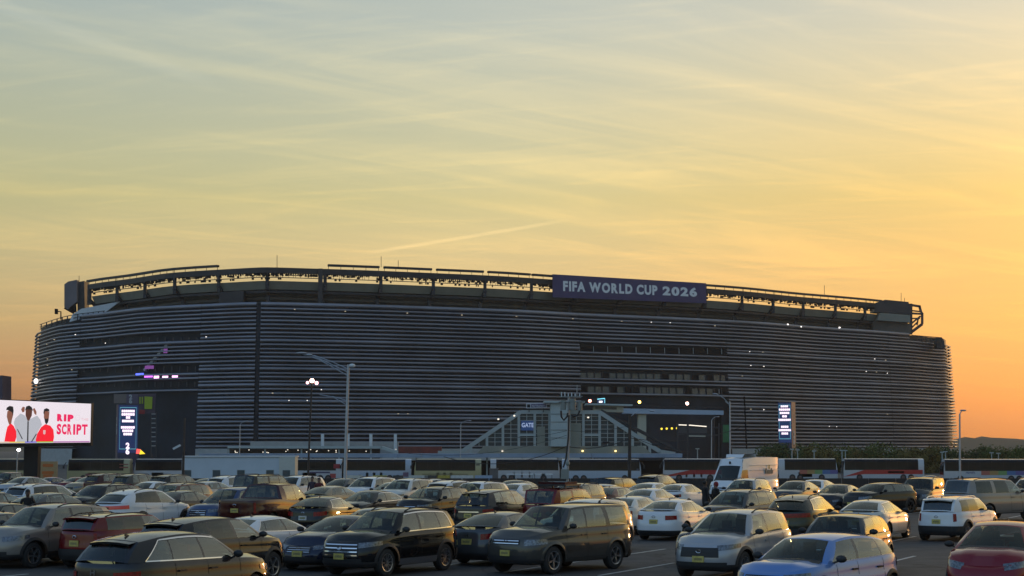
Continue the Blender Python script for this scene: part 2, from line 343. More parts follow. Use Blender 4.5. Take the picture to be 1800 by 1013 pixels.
def build_car(sp):
    """a vehicle as a list of (part name, mesh, material key, index of parent part); +X is forward"""
    g = dict(sp); L, W, H = g['L'], g['W'], g['H']; a, b = L / 2, W / 2; sill = g['sill']; R = g['R']
    xf = a - g['fo']; xr = xf - g['wb']; Ra = R + .055
    xc, xrb = g['xcowl'], g['xrb']
    ZT = [(-a, g['zdr']), (xrb - .02, g['zdk']), (xrb + .25, lerp(g['zdk'], g['zbr'], .6)), (lerp(xc, xrb, .55), lerp(g['zcowl'], g['zbr'], .6)), (xc, g['zcowl']),
          (lerp(xc, a, .55), lerp(g['zcowl'], g['zhf'], .33)), (a - .22, lerp(g['zcowl'], g['zhf'], .78)), (a, g['zhf'])]
    ztop = lambda x: its(x, ZT)
    # plan outline of half the car
    pp, pq = 5.5, g.get('pq', 3.2); N = 240; pl = []
    for i in range(N + 1):
        th = pi * i / N; c, s_ = cos(th), sin(th)
        pl.append(((1 if c >= 0 else -1) * a * abs(c) ** (2 / pp), b * abs(s_) ** (2 / pq)))
    ts = [0.]
    for p, q in zip(pl, pl[1:]): ts.append(ts[-1] + sqrt((p[0] - q[0]) ** 2 + (p[1] - q[1]) ** 2))
    T = ts[-1]
    def plan(t):
        t = max(0, min(T, t)); lo, hi = 0, N
        while hi - lo > 1:
            m = (lo + hi) // 2
            if ts[m] <= t: lo = m
            else: hi = m
        f = (t - ts[lo]) / max(1e-9, ts[hi] - ts[lo]); p, q = pl[lo], pl[hi]
        dx_, dy_ = q[0] - p[0], q[1] - p[1]; l = sqrt(dx_ * dx_ + dy_ * dy_) or 1
        return p[0] + dx_ * f, p[1] + dy_ * f, dy_ / l, -dx_ / l      # normal outward = (dy,-dx)... front centre -> +x
    def t_x(x):     # on the flank
        lo, hi = 0., T
        for _ in range(40):
            m = (lo + hi) / 2
            if plan(m)[0] > x: lo = m
            else: hi = m
        return lo
    def t_y(y, rear=False):
        lo, hi = (0., T / 2)
        for _ in range(40):
            m = (lo + hi) / 2
            if plan(T - m if rear else m)[1] < y: lo = m
            else: hi = m
        return T - lo if rear else lo
    fp, rp = g['fp'], g['rp']
    def Sf(t, z, off=0.):
        x, y, nx, ny = plan(t); zt = ztop(x); v_ = max(0, min(1, (z - sill) / (zt - sill)))
        wf = abs(nx) ** 1.3; e = its(v_, FRONTP) * fp if nx > 0 else its(v_, REARP) * rp
        d = lerp(its(v_, SIDEP), e, wf) - off
        return Vector((x - nx * d, max(0, y - ny * d), z))
    # ---- body shell
    xs_end = plan(t_y(.90 * b))[0]; xr_end = plan(t_y(.90 * b, True))[0]
    tl_ = [t_y(f * b) for f in (0, .18, .36, .52, .66, .79)] + [t_y(.90 * b)]
    xs = [xf + Ra + .03, xf - Ra - .03, xr + Ra + .03, xr - Ra - .03] + [xf + Ra * cos(pi * k / 10) for k in range(11)] + [xr + Ra * cos(pi * k / 10) for k in range(11)]
    mid0, mid1 = xf - Ra, xr + Ra
    xs += [lerp(mid0, mid1, k / 6) for k in range(1, 6)] + [xc]
    xs = sorted({round(x, 4) for x in xs if xr_end + .02 < x < xs_end - .02}, reverse=True)
    tl_ += [t_x(x) for x in xs] + [t_y(.90 * b, True)] + [t_y(f * b, True) for f in (.79, .66, .52, .36, .18, 0)]
    def zlow(x):
        for w in (xf, xr):
            if abs(x - w) <= Ra + .001: return R + sqrt(max(0, Ra * Ra - (x - w) ** 2))
        return sill + (.0 if xr < x < xf else .03)
    lev = [0, .08, .16, .26, .36, .46, .56, .63, .70, .79, .88, .95, 1.]
    rows = []; tops = []
    for t in tl_:
        x = plan(t)[0]; zl = zlow(x); zt = ztop(x); col = []
        for v_ in lev: col.append(Sf(t, max(zl, sill + v_ * (zt - sill))))
        rows.append(col); tops.append(col[-1])
    parts = []; add = lambda n, mb, k, par=None, sm=38: (parts.append((n, mb.mesh(n, sm), k, par)), len(parts) - 1)[1]
    mir = lambda p: Vector((p.x, -p.y, p.z))
    body = MB(); body.grid(rows); body.grid([[mir(p) for p in r] for r in rows], True)
    # ---- bonnet and boot lid: rows across the car
    fr = [.0, .18, .36, .52, .66, .79, .90, 1.0]
    def lid(front):
        n0 = 7
        idx = range(n0) if front else range(len(tl_) - n0, len(tl_))
        edge = [tops[i] for i in idx]
        if not front: edge = edge[::-1]
        fy = [p.y / edge[-1].y for p in edge]; fy[-1] = 1.
        across = [-f for f in fy[::-1]][:-1] + fy
        out = []
        row0 = [mir(p) for p in edge[::-1]][:-1] + edge
        out.append(row0)
        seq = tops[n0:] if front else tops[:-n0][::-1]
        lim = xc - .12 if front else xrb + .12
        for p in seq:
            if (front and p.x < lim) or (not front and p.x > lim): break
            out.append(p)
        tgt = lim
        if not isinstance(out[-1], list): out.append(Sf(t_x(lim), ztop(lim)))
        else: out.append(Sf(t_x(lim), ztop(lim)))
        crown = .055 if front else .035
        res = [row0]; n = len(out) - 1
        for k, p in enumerate(out[1:], 1):
            wgt = min(1., k / 3.)
            bow = max(0, edge[0].x - edge[-1].x) if front else -max(0, edge[-1].x - edge[0].x)
            f_ = 1 - k / n
            res.append([Vector((p.x + bow * (1 - ga * ga) * f_ * .9, p.y * ga, p.z + crown * (1 - ga ** 4) * wgt + (.02 * wgt if front and abs(ga) < .62 else 0))) for ga in across])
        return res
    hood = MB().grid(lid(True)); deck = MB().grid(lid(False))
    # ---- cabin
    crownr = .045
    zrail0 = H - crownr; xpk = lerp(g['xws'], g['xrt'], .38)
    def zrail(x):
        if x > xpk: return zrail0 - g['df'] * ((x - xpk) / (g['xws'] - xpk)) ** 2
        return zrail0 - g['dr'] * ((x - xpk) / (g['xrt'] - xpk)) ** 2
    def yrail(x):
        q = (x - xpk) / (g['xws'] - xpk) if x > xpk else (x - xpk) / (g['xrt'] - xpk)
        return g['yr'] * (1 - .06 * q * q)
    shell = lambda x: Sf(t_x(x), ztop(x))
    loop = []    # (base, rail, kind to next, bulge dir)
    base_c = shell(xc); ya = base_c.y - .01; wsf = (0, .3, .6, .88, 1.)
    for f in wsf[:-1]:
        loop.append((Vector((xc + .16 * (1 - f * f), ya * f, base_c.z + .055 * (1 - f ** 4))), Vector((g['xws'] + .07 * (1 - f * f), yrail(g['xws']) * f, zrail(g['xws']) + crownr * (1 - f * f))), 'ws' if f < .85 else 'body', Vector((.7, 0, .5))))
    sidepts = [(xc, g['xws'], 'body')] + g['pil'] + [(xrb, g['xrt'], 'end')]
    sub = []
    for (x0, r0, k0), (x1, r1, _) in zip(sidepts, sidepts[1:]):
        n = max(1, int(round((x0 - x1) / .35)))
        for i in range(n): sub.append((lerp(x0, x1, i / n), lerp(r0, r1, i / n), k0, i == 0))
    win = 0
    for x0, r0, k0, first in sub:
        if k0 == 'glass' and first: win += 1
        p = shell(x0); loop.append((Vector((p.x, p.y - .01, p.z)), Vector((r0, yrail(r0), zrail(r0))), k0 + (str(win) if k0 == 'glass' else ''), Vector((0, 1, 0))))
    pe = shell(xrb); yb = pe.y - .01
    for f in (1., .86, .6, .3, 0.):
        loop.append((Vector((xrb - .10 * (1 - f * f), yb * f, pe.z + .035 * (1 - f ** 4))), Vector((g['xrt'] - .06 * (1 - f * f), yrail(g['xrt']) * f, zrail(g['xrt']) + crownr * (1 - f * f))), 'body' if f > .9 else 'rw', Vector((-.6, 0, .4))))
    gv0, gv1 = g.get('gv', (.05, .90)); wv0, wv1 = g.get('wsv', (.03, .95))
    def cp(e, v_): return e[0].lerp(e[1], v_) + e[3] * (.035 * 4 * v_ * (1 - v_))
    panes = {}; cab = MB(); trims = {}; run = 0; pk = None
    for e0, e1 in zip(loop, loop[1:]):
        k = e0[2]
        if k != pk: run += 1; pk = k
        lo, hi = (gv0, gv1) if k.startswith('glass') or k == 'trim' else (wv0, wv1)
        if k == 'rw': lo, hi = (.06, .88) if g.get('rwin', 1) else (.5, .5)
        vs = [0, lo, lerp(lo, hi, .33), lerp(lo, hi, .66), hi, 1.]
        for m_ in (False, True):
            for j in range(5):
                q = [cp(e0, vs[j]), cp(e1, vs[j]), cp(e1, vs[j + 1]), cp(e0, vs[j + 1])]
                if m_: q = [mir(p) for p in q][::-1]
                if 1 <= j <= 3 and k != 'body':
                    if k == 'trim': trims.setdefault((run, m_), MB()).face(q)
                    elif k in ('ws', 'rw'): panes.setdefault((k, 0), MB()).face(q)
                    else: panes.setdefault((k, m_), MB()).face(q)
                else: cab.face(q)
    cw_ = [[e_[0] + Vector((.10 + .02, 0, -.012 + .006)) , e_[0].lerp(e_[1], wv0 + .035) + Vector((.012, 0, .012))] for e_ in loop[:4]]
    cowl = MB().grid([[mir(p) for p in r_] for r_ in cw_[::-1]][:-1] + cw_)
    # roof
    rr = []
    ff = list(wsf); across = [-f for f in ff[::-1]][:-1] + ff
    rx = [g['xws']] + [r for _, r, _, fst in sub if r < g['xws'] - .02] + [g['xrt']]
    xm = lerp(g['xws'], g['xrt'], .5)
    for x in rx:
        w_ = (x - xm) / (g['xws'] - xm)
        bw = .07 * w_ if w_ > 0 else .06 * w_
        rr.append([Vector((x + bw * (1 - f * f), yrail(x) * f, zrail(x) + crownr * (1 - f * f))) for f in across])
    roof = MB().grid(rr)
    body.v += []; off = len(body.v); body.v += cab.v; body.f += [tuple(i + off for i in q) for q in cab.f]
    i_body = add('body', body, 'paint')
    add('hood', hood, 'paint'); add('roof', roof, 'roof'); add('wiper_cowl', cowl, 'dark')
    add('truck_bed_cover' if g.get('bed') else 'trunk_lid', deck, 'dark' if g.get('bed') else 'paint')
    for mb in trims.values(): add('pillar_trim', mb, 'trim')
    for (k, m_), mb in panes.items():
        if k == 'rw' and not g.get('rwin', 1): continue
        key = 'gws' if k == 'ws' else 'gpriv' if (k == 'rw' and g.get('priv')) or (g.get('priv') and k not in ('glass1',)) else 'grw' if k == 'rw' else 'gclear'
        add({'ws': 'windshield', 'rw': 'rear_window'}.get(k, 'side_window'), mb, key)
    # ---- interior: floor at belt level, seats, dashboard
    ins = MB(); zb = ztop(lerp(xc, xrb, .4)) - .18
    ins.box(xrb + .25, xc - .1, -b + .22, b - .22, zb - .25, zb)
    for sx in ([lerp(xc, xrb, .40), lerp(xc, xrb, .68)]):
        for sy in (-.38, .38):
            ins.box(sx - .10, sx + .04, sy - .23, sy + .23, zb, zb + .27); ins.box(sx - .09, sx - .01, sy - .13, sy + .13, zb + .27, min(zb + .47, H - .14))
    ins.box(xc - .42, xc - .10, -b + .24, b - .24, zb, zb + .15)
    ins.tube([(xc - .50 + .05 * sin(q), .38 + .17 * cos(q), zb + .16 + .15 * sin(q)) for q in [2 * pi * k / 10 for k in range(11)]], .018, 5)
    add('interior', ins, 'seat', sm=None)
    un = MB().box(-a + .22, a - .25, -b + .30, b - .30, sill - .04, sill + .45); add('underbody', un, 'under', sm=None)
    # ---- patches that follow the skin
    def patch(t0, t1, z00, z01, z10, z11, both=True, nu=6, nv=3, off=.008, taper=0.):
        out = []
        for sgn in ((1, -1) if both else (1,)):
            rws = []
            for i in range(nu + 1):
                f = i / nu; t = lerp(t0, t1, f); c = []
                for j in range(nv + 1):
                    q = j / nv; z = lerp(lerp(z00, z10, f), lerp(z01, z11, f), q); p = Sf(t, z, off); c.append(p if sgn > 0 else mir(p))
                rws.append(c)
            out.append(MB().grid(rws))
        return out
    h = g['hl']
    for m_ in patch(t_y(h[0] * b), t_x(h[3]), h[1], h[2], h[4], h[5]): add('headlight', m_, 'head', sm=60)
    h = g['tl']
    for m_ in patch(t_y(h[0] * b, True), t_x(h[3]), h[1], h[2], h[4], h[5]): add('tail_light', m_, 'tail', sm=60)
    def front_band(y1, z0, z1, name, key, off=.007, rear=False, z0e=None, z1e=None, ys=None):
        rws = []; n = 12
        for i in range(-n, n + 1):
            y = y1 * b * i / n; t = t_y(abs(y), rear); c = []
            f = abs(i) / n; za = lerp(z0, z0e if z0e is not None else z0, f); zb_ = lerp(z1, z1e if z1e is not None else z1, f)
            for j in range(8):
                p = Sf(t, lerp(za, zb_, j / 7), off); c.append(p if y >= 0 else mir(p))
            rws.append(c)
        return add(name, MB().grid(rws), key, sm=60)
    if g.get('grille'):
        y1, z0, z1 = g['grille']; gi = front_band(y1, z0, z1, 'grille', 'dark', .010)
        nb = g.get('bars', 3)
        for k in range(nb):
            zc_ = lerp(z0, z1, (k + .5) / nb); hh = (z1 - z0) / nb * g.get('barh', .22) / 2
            rws = []
            for i in range(-6, 7):
                y = (y1 - .03) * b * i / 6; t = t_y(abs(y)); c = []
                for j in (0, 1):
                    p = Sf(t, zc_ + (hh if j else -hh), .016); c.append(p if y >= 0 else mir(p))
                rws.append(c)
            parts.append(('grille_bar', MB().grid(rws).mesh('grille_bar', 60), g.get('barm', 'chrome'), gi))
    y1, z0, z1 = g['low']; front_band(y1, z0, z1, 'air_intake', 'dark')
    front_band(.93, sill - .0, sill + .13, 'front_valance', 'dark', .010)
    front_band(.92, sill - .0, sill + (.30 if g.get('clad') else .16), 'rear_valance', 'dark', .010, rear=True)
    if g.get('trimbar'): front_band(.45, *g['trimbar'], 'trunk_trim', 'chrome', .012, rear=True)
    # plates
    pz = g.get('plate', lerp(sill, g['zdr'], .58)); px_ = Sf(t_y(0., True), pz).x
    m_ = MB().box(px_ - .03, px_ + .05, -.155, .155, pz - .075, pz + .08); i_pl = add('number_plate', m_, 'plate', sm=None); parts.append(('plate_text', MB().box(px_ - .034, px_ - .02, -.11, .11, pz - .028, pz + .03).mesh('plate_text'), 'ptxt', i_pl))
    if g.get('fplate', 1):
        pz = g.get('fpz', sill + .26); px_ = Sf(0, pz).x; i_pl = add('number_plate', MB().box(px_ - .05, px_ + .03, -.155, .155, pz - .07, pz + .08), 'plate', sm=None); parts.append(('plate_text', MB().box(px_ + .02, px_ + .034, -.11, .11, pz - .025, pz + .035).mesh('plate_text'), 'ptxt', i_pl))
    # emblem
    def emblem(rear):
        z = g.get('rez' if rear else 'fez', lerp(sill, g['zdr'], .80) if rear else lerp(g['grille'][1], g['grille'][2], .6) if g.get('grille') else g['zhf'] - .1)
        x = Sf(t_y(0., rear), z).x; s_ = -1 if rear else 1; mb = MB(); e = g.get('emb'); w_ = .055
        def bx(y0, y1, z0, z1): mb.box(min(x - s_ * .03, x + s_ * .024), max(x - s_ * .03, x + s_ * .024), y0, y1, z + z0, z + z1)
        if e == 'h': bx(-w_, -w_ + .022, -.05, .05); bx(w_ - .022, w_, -.05, .05); bx(-w_ + .022, w_ - .022, -.01, .01)
        else:
            mb.tube([(x + s_ * .02, w_ * 1.2 * cos(q), z + .038 * sin(q)) for q in [2 * pi * k / 14 for k in range(15)]], .011, 5)
        add('emblem', mb, 'chrome', sm=None)
    if g.get('emb'): emblem(False); emblem(True)
    # mirrors
    for s_ in (1, -1):
        p = shell(xc - .30); mb = MB(); mb.ell((xc - .27, s_ * (p.y + .14), p.z + .09), .07, .12, .075); mb.bar((xc - .26, s_ * (p.y - .02), p.z + .01), (xc - .27, s_ * (p.y + .12), p.z + .06), .05, .03)
        add('wing_mirror', mb, g.get('mirm', 'dark'), sm=50)
    # door handles, door gaps
    bs = [q for q in g['pil'] if q[2] == 'trim']
    gx = [xf - Ra - .10] + [q[0] + .02 for q in bs[:1]] + ([bs[1][0]] if len(bs) > 1 else [])
    zl, zh = sill + .10, .985
    def strip(x0, z0, x1, z1, w_):
        for s_ in (1, -1):
            rws = []
            for k in range(9):
                f = k / 8; x = lerp(x0, x1, f); z = lerp(z0, z1, f)
                if abs(z1 - z0) > abs(x1 - x0): A, B = Sf(t_x(x - w_), z, .003), Sf(t_x(x + w_), z, .003)
                else: A, B = Sf(t_x(x), z - w_, .003), Sf(t_x(x), z + w_, .003)
                rws.append([A, B] if s_ > 0 else [mir(A), mir(B)])
            add('door_gap', MB().grid(rws), 'under', sm=None)
    for x in gx:
        if abs(x - xr) < Ra: strip(x, R + sqrt(Ra * Ra - (x - xr) ** 2) + .03, x, ztop(x) - .02, .006)
        else: strip(x, zl, x, ztop(x) - .02, .006)
    strip(gx[0], zl, max(gx[-1], xr + Ra + .02), zl, .006)
    zhn = lerp(sill, ztop(0), .80)
    for x in [q[0] + .17 for q in bs[:2]]:
        for s_ in (1, -1):
            p = Sf(t_x(x), zhn, .02); mb = MB().box(x - .10, x + .10, s_ * p.y - .02, s_ * p.y + .015, zhn - .016, zhn + .016); add('door_handle', mb, g.get('hanm', 'paint'), sm=None)
    # arches and sills in dark plastic, or body-coloured flares
    if g.get('clad') or g.get('flare'):
        for w in (xf, xr):
            for s_ in (1, -1):
                rws = []
                for k in range(13):
                    th = pi * k / 12; c = []
                    for rad_ in (Ra - .005, Ra + .03, Ra + .075):
                        z = R + rad_ * sin(th); x = w + rad_ * cos(th); p = Sf(t_x(x), z, .018 if rad_ < Ra + .05 else .004); c.append(p if s_ > 0 else mir(p))
                    rws.append(c)
                add('wheel_arch', MB().grid(rws), 'dark' if g.get('clad') else 'paint', sm=60)
        if g.get('clad'):
            for s_ in (1, -1):
                rws = []
                for k in range(7):
                    x = lerp(xf - Ra - .06, xr + Ra + .06, k / 6); rws.append([Sf(t_x(x), z, .014) if s_ > 0 else mir(Sf(t_x(x), z, .014)) for z in (sill + .002, sill + .09, sill + .17)])
                add('sill', MB().grid(rws), g.get('sillm', 'dark'), sm=60)
    if g.get('side_strip'):
        for s_ in (1, -1):
            rws = []
            for k in range(9):
                x = lerp(xf - Ra - .08, xr + Ra + .08, k / 8); z = sill + .36
                rws.append([Sf(t_x(x), zz, .016) if s_ > 0 else mir(Sf(t_x(x), zz, .016)) for zz in (z - .05, z + .05)])
            add('side_moulding', MB().grid(rws), 'paint', sm=60)
    if g.get('rails'):
        for s_ in (1, -1):
            x0, x1 = g['xws'] - .2, g['xrt'] + .25; pts = []
            for k in range(9):
                f = k / 8; x = lerp(x0, x1, f); pts.append((x, s_ * (yrail(x) - .04), zrail(x) + (.012 if k in (0, 8) else .055)))
            add('roof_rail', MB().tube(pts, .018, 6), g.get('railm', 'dark'), sm=60)
    if g.get('spoil'):
        x = g['xrt']; yy = yrail(x) - .03; z = zrail(x); mb = MB()
        tp = [Vector((x + .06, y, z + crownr * (1 - (y / yrail(x)) ** 2) + .006)) for y in (-yy, -yy / 2, 0, yy / 2, yy)]
        bk = [Vector((x - .20 - .05 * (1 - (y / yy) ** 2), y * .94, z - .035 + crownr * (1 - (y / yrail(x)) ** 2))) for y in (-yy, -yy / 2, 0, yy / 2, yy)]
        bt = [p + Vector((.02, 0, -.045)) for p in bk]; un_ = [p + Vector((-.05, 0, -.06)) for p in tp]
        mb.grid([tp, bk, bt, un_]); add('spoiler', mb, g.get('spm', 'paint'), sm=30)
    if g.get('fin', 1) and not g.get('bed'):
        x = g['xrt'] + .30; z = zrail(x) + crownr; mb = MB()
        mb.face([(x + .08, 0, z), (x - .06, .022, z), (x - .07, 0, z + .07)]).face([(x + .08, 0, z), (x - .07, 0, z + .07), (x - .06, -.022, z)]).face([(x - .06, .022, z), (x - .06, -.022, z), (x - .07, 0, z + .07)])
        add('antenna', mb, 'dark', sm=None)
    if g.get('dlo'):      # bright strip round the side windows
        for s_ in (1, -1):
            mb = MB(); seq = [e for e in loop if e[3].y > .5]
            i1 = max(i for i, e in enumerate(seq) if e[2].startswith('glass')) + 1; seq = [e for i, e in enumerate(seq) if 1 <= i <= i1]
            out = Vector((0, .012, 0))
            for vv, ww in ((gv1 - .005, .03), (gv0 + .0, .025)):
                rws = []
                for e in seq:
                    A, B = cp(e, vv - ww) + out, cp(e, vv + ww) + out; rws.append([A, B] if s_ > 0 else [mir(A), mir(B)])
                add('window_trim', MB().grid(rws), 'chrome', sm=None)
            e = seq[-1]; rws = []
            for k in range(6):
                p = cp(e, lerp(gv0, gv1, k / 5)) + out; q = p + Vector((-.03, 0, 0)); rws.append([p, q] if s_ > 0 else [mir(p), mir(q)])
            mb.grid(rws); add('window_trim', mb, 'chrome', sm=None)
    # ---- wheels
    wm, rm, hm = wheel(R, g.get('spokes', 5))
    wheels = [(x, s_) for x in (xf, xr) for s_ in (1, -1)]
    g['_verts'] = [v_.co.copy() for v_ in parts[i_body][1].vertices] + [v_.co.copy() for v_ in parts[i_body + 2][1].vertices]
    return dict(parts=parts, wheels=[(x, s_ * (plan(t_x(x))[1] - .045), R, s_) for x, s_ in wheels], wmesh=(wm, rm, hm), spec=g)
WH = {}
def wheel(R, ns):
    key = (round(R, 3), ns)
    if key in WH: return WH[key]
    w = .20; prof = [(R * .66, 0.), (R * .68, .012), (R * .80, .018), (R * .95, .0), (R, -.03), (R, -w + .03), (R * .94, -w), (R * .5, -w)]
    mb = MB(); n = 28
    mb.grid([[(r * cos(2 * pi * k / n), y, r * sin(2 * pi * k / n)) for r, y in prof] for k in range(n + 1)])
    tyre = mb.mesh('tyre', 40)
    rb = MB(); n = 28
    rb.grid([[(r * cos(2 * pi * k / n), y, r * sin(2 * pi * k / n)) for r, y in ((R * .665, .0), (R * .655, .014), (R * .60, .008), (R * .585, -.05))] for k in range(n + 1)])
    for k in range(ns):
        a0 = 2 * pi * k / ns + .3; w0 = .5 if ns <= 6 else .3
        c = [(R * .12, w0 * 1.3), (R * .35, w0 * .42), (R * .60, w0 * .42)]
        top = []; bot = []
        for r, wd in c:
            top.append([(r * cos(a0 - wd * .5), .012 - .02 * (r < R * .2), r * sin(a0 - wd * .5)), (r * cos(a0 + wd * .5), .012 - .02 * (r < R * .2), r * sin(a0 + wd * .5))])
        rb.grid(top)
        for s_ in (0, 1): rb.grid([[t[s_], (t[s_][0], -.06, t[s_][2])] for t in top])
    rb.face([(R * .14 * cos(2 * pi * k / 12), .006, R * .14 * sin(2 * pi * k / 12)) for k in range(12)])
    rim = rb.mesh('rim', 30)
    bk = MB().face([(R * .63 * cos(2 * pi * k / 20), -.07, R * .63 * sin(2 * pi * k / 20)) for k in range(20)]); back = bk.mesh('brake', None)
    WH[key] = (tyre, rim, back); return WH[key]
M_ptxt = mat('plate_lettering', (.16, .14, .07), .6, col2=(.40, .34, .12), vscale=60)
CARM = dict(grw=G_rw, ptxt=M_ptxt, dark=M_dark, trim=M_trim, chrome=M_chrome, head=M_head, tail=M_tail, plate=M_plate, seat=M_seat, under=M_under, gws=G_ws, gclear=G_clear, gpriv=G_priv)
FARKEEP = {'body', 'hood', 'roof', 'trunk_lid', 'truck_bed_cover', 'pillar_trim', 'windshield', 'rear_window', 'side_window', 'interior', 'underbody', 'headlight', 'tail_light', 'air_intake', 'wheel_arch', 'spoiler', 'wing_mirror', 'number_plate', 'roof_rail', 'grille'}
def put_car(tpl, name, label, cat, loc, rz, pm, over=None, far=False, group=None, rim=None):
    t = thing(name, label, cat, loc, rz, group); objs = {}
    mm = dict(CARM, paint=pm, roof=pm)
    if over: mm.update(over)
    for i, (n, me, k, par) in enumerate(tpl['parts']):
        if far and n not in FARKEEP: continue
        o = link(n, me, mm[k], objs.get(par, t) if par is not None else t); objs[i] = o
    tm, rm, bm_ = tpl['wmesh']
    for x, y, R, s_ in tpl['wheels']:
        w = link('wheel', tm, M_tyre, t); w.location = (x, y, R)
        w.rotation_euler = (0, random.uniform(0, 6), 0) if s_ > 0 else (0, random.uniform(0, 6), pi)
        link('rim', rm, rim or M_rim, w)
        if not far: link('brake_disc', bm_, M_under, w)
    return t
TPL = {}
def tpl(kind, **kw):
    key = kind + repr(sorted(kw.items()))
    if key not in TPL: TPL[key] = build_car(dict(PRE[kind], **kw))
    return TPL[key]
def fit_heading(tp, rz, l, r, top):
    best = None
    for k in range(-24, 25, 2):
        loc, b_ = fit(tp, rz + radians(k), l, r, top); e_ = abs((b_[1] - b_[0]) - (r - l))
        if best is None or e_ + abs(k) * .2 < best[0]: best = (e_ + abs(k) * .2, rz + radians(k), loc, b_, k)
    return best
def fit(tp, rz, l=None, r=None, top=None, Y=None):
    """ground position whose projected outline matches the photo: left/right edges and roof line"""
    vs = tp['spec']['_verts'][::3]; cR, sR = cos(rz), sin(rz); rv = [Vector((v_.x * cR - v_.y * sR, v_.x * sR + v_.y * cR, v_.z)) for v_ in vs]
    H = tp['spec']['H']
    loc = Vector((0, 0, 0)); y = Y or F * (CAMZ - H) / max(4, top - HOR); px = l if r is None else r if l is None else (l + r) / 2
    loc = Vector(((px - CX) / F * y, y, gz(y)))
    for _ in range(12):
        ps = [proj(loc + v_) for v_ in rv]; L_, R_, T_ = min(p[0] for p in ps), max(p[0] for p in ps), min(p[1] for p in ps)
        k = F / loc.y
        ex = ((l - L_) + (r - R_)) / 2 if l is not None and r is not None else (l - L_) if l is not None else (r - R_)
        if Y is None:
            ny = loc.y * (T_ - HOR) / (top - HOR); ny = max(loc.y * .8, min(loc.y * 1.25, ny, 172.))
        else: ny = Y
        loc = Vector(((loc.x + ex / k) * ny / loc.y, ny, gz(ny)))
    return loc, (L_, R_, T_, max(p[1] for p in ps))
# ------------------------------------------------------------------ ground
PHI = radians(26.5)                                   # the stalls run this far to the right of the view
EA = Vector((sin(PHI), cos(PHI), 0)); EE = Vector((cos(PHI), -sin(PHI), 0))
def asphalt():
    m = bpy.data.materials.new('asphalt'); m.use_nodes = True; nt = m.node_tree; b = nt.nodes['Principled BSDF']; Lk = nt.links.new
    t = nt.nodes.new('ShaderNodeTexCoord')
    def noise(sc, det, rg=.6, dist=0):
        n = nt.nodes.new('ShaderNodeTexNoise'); n.inputs['Scale'].default_value = sc; n.inputs['Detail'].default_value = det; n.inputs['Roughness'].default_value = rg; n.inputs['Distortion'].default_value = dist
        Lk(t.outputs['Object'], n.inputs['Vector']); return n.outputs[0]
    def mr(x, a, b_, c, d):
        n = nt.nodes.new('ShaderNodeMapRange'); Lk(x, n.inputs[0])
        for i, q in enumerate((a, b_, c, d)): n.inputs[i + 1].default_value = q
        return n.outputs[0]
    def mix(f, a, b_):
        n = nt.nodes.new('ShaderNodeMix'); n.data_type = 'RGBA'
        Lk(f, n.inputs[0])
        for i, q in ((6, a), (7, b_)):
            if isinstance(q, tuple): n.inputs[i].default_value = q
            else: Lk(q, n.inputs[i])
        return n.outputs[2]
    big = noise(.12, 4); mid = noise(1.1, 6); fine = noise(60, 2)
    c = mix(mr(big, .35, .65, 0, 1), (.040, .041, .043, 1), (.060, .059, .057, 1))
    c = mix(mr(mid, .50, .72, 0, .6), c, (.030, .030, .031, 1))
    c = mix(mr(fine, .45, .75, 0, .5), c, (.10, .10, .098, 1))
    vo = nt.nodes.new('ShaderNodeTexVoronoi'); vo.feature = 'DISTANCE_TO_EDGE'; vo.inputs['Scale'].default_value = .22; vo.inputs['Randomness'].default_value = 1
    wv = nt.nodes.new('ShaderNodeVectorMath'); wv.operation = 'ADD'; nn = nt.nodes.new('ShaderNodeTexNoise'); nn.inputs['Scale'].default_value = .9; nn.inputs['Detail'].default_value = 6
    Lk(t.outputs['Object'], nn.inputs['Vector']); Lk(t.outputs['Object'], wv.inputs[0]); Lk(nn.outputs['Color'], wv.inputs[1]); Lk(wv.outputs[0], vo.inputs['Vector'])
    c = mix(mr(vo.outputs['Distance'], .004, .010, .75, 0), c, (.012, .012, .012, 1))
    st_ = noise(.55, 3, .5, 1.5); c = mix(mr(st_, .62, .72, 0, .55), c, (.018, .018, .019, 1)); pt_ = noise(.05, 2); c = mix(mr(pt_, .56, .60, 0, .35), c, (.075, .073, .07, 1))
    Lk(c, b.inputs['Base Color']); Lk(mr(mid, .3, .7, .72, .92), b.inputs['Roughness'])
    bp = nt.nodes.new('ShaderNodeBump'); bp.inputs['Strength'].default_value = .35; bp.inputs['Distance'].default_value = .01; Lk(fine, bp.inputs['Height']); Lk(bp.outputs[0], b.inputs['Normal'])
    return m
ys = [-400, -40, 0, 60] + [80 + 8 * k for k in range(0, 21)] + [300, 700, 1500, 3300]
gm = MB().grid([[(x, y, gz(y)) for x in (-4000, -600, -200, 0, 200, 600, 4000)] for y in ys], True)
ground = tag(gm.obj('ground', asphalt(), smooth=60), kind='structure')
M_line = mat('worn_road_paint', (.30, .30, .28), .7, col2=(.62, .61, .56), vscale=2.2)
line_me = MB().box(0, .10, 0, 5.4, -.003, .004).mesh('parking_line')
P1 = at_z(1050, 1012, 0)
lines = []
for row in range(-1, 4):
    for n in range(-9, 12):
        p = P1 + EE * (2.72 * n) + EA * (17.8 * row + 6.2); q = P1 + EE * (2.72 * n) + EA * (17.8 * row)
        for s0 in (q, p):
            x, y = proj(s0 + EA * 2.7)
            if -120 < x < 1920 and s0.y > 30 and s0.y < 108: lines.append(s0)
for s0 in lines:
    o = link('parking_line', line_me, M_line, ground); o.location = (s0.x, s0.y, .004); o.rotation_euler = (0, 0, -PHI)

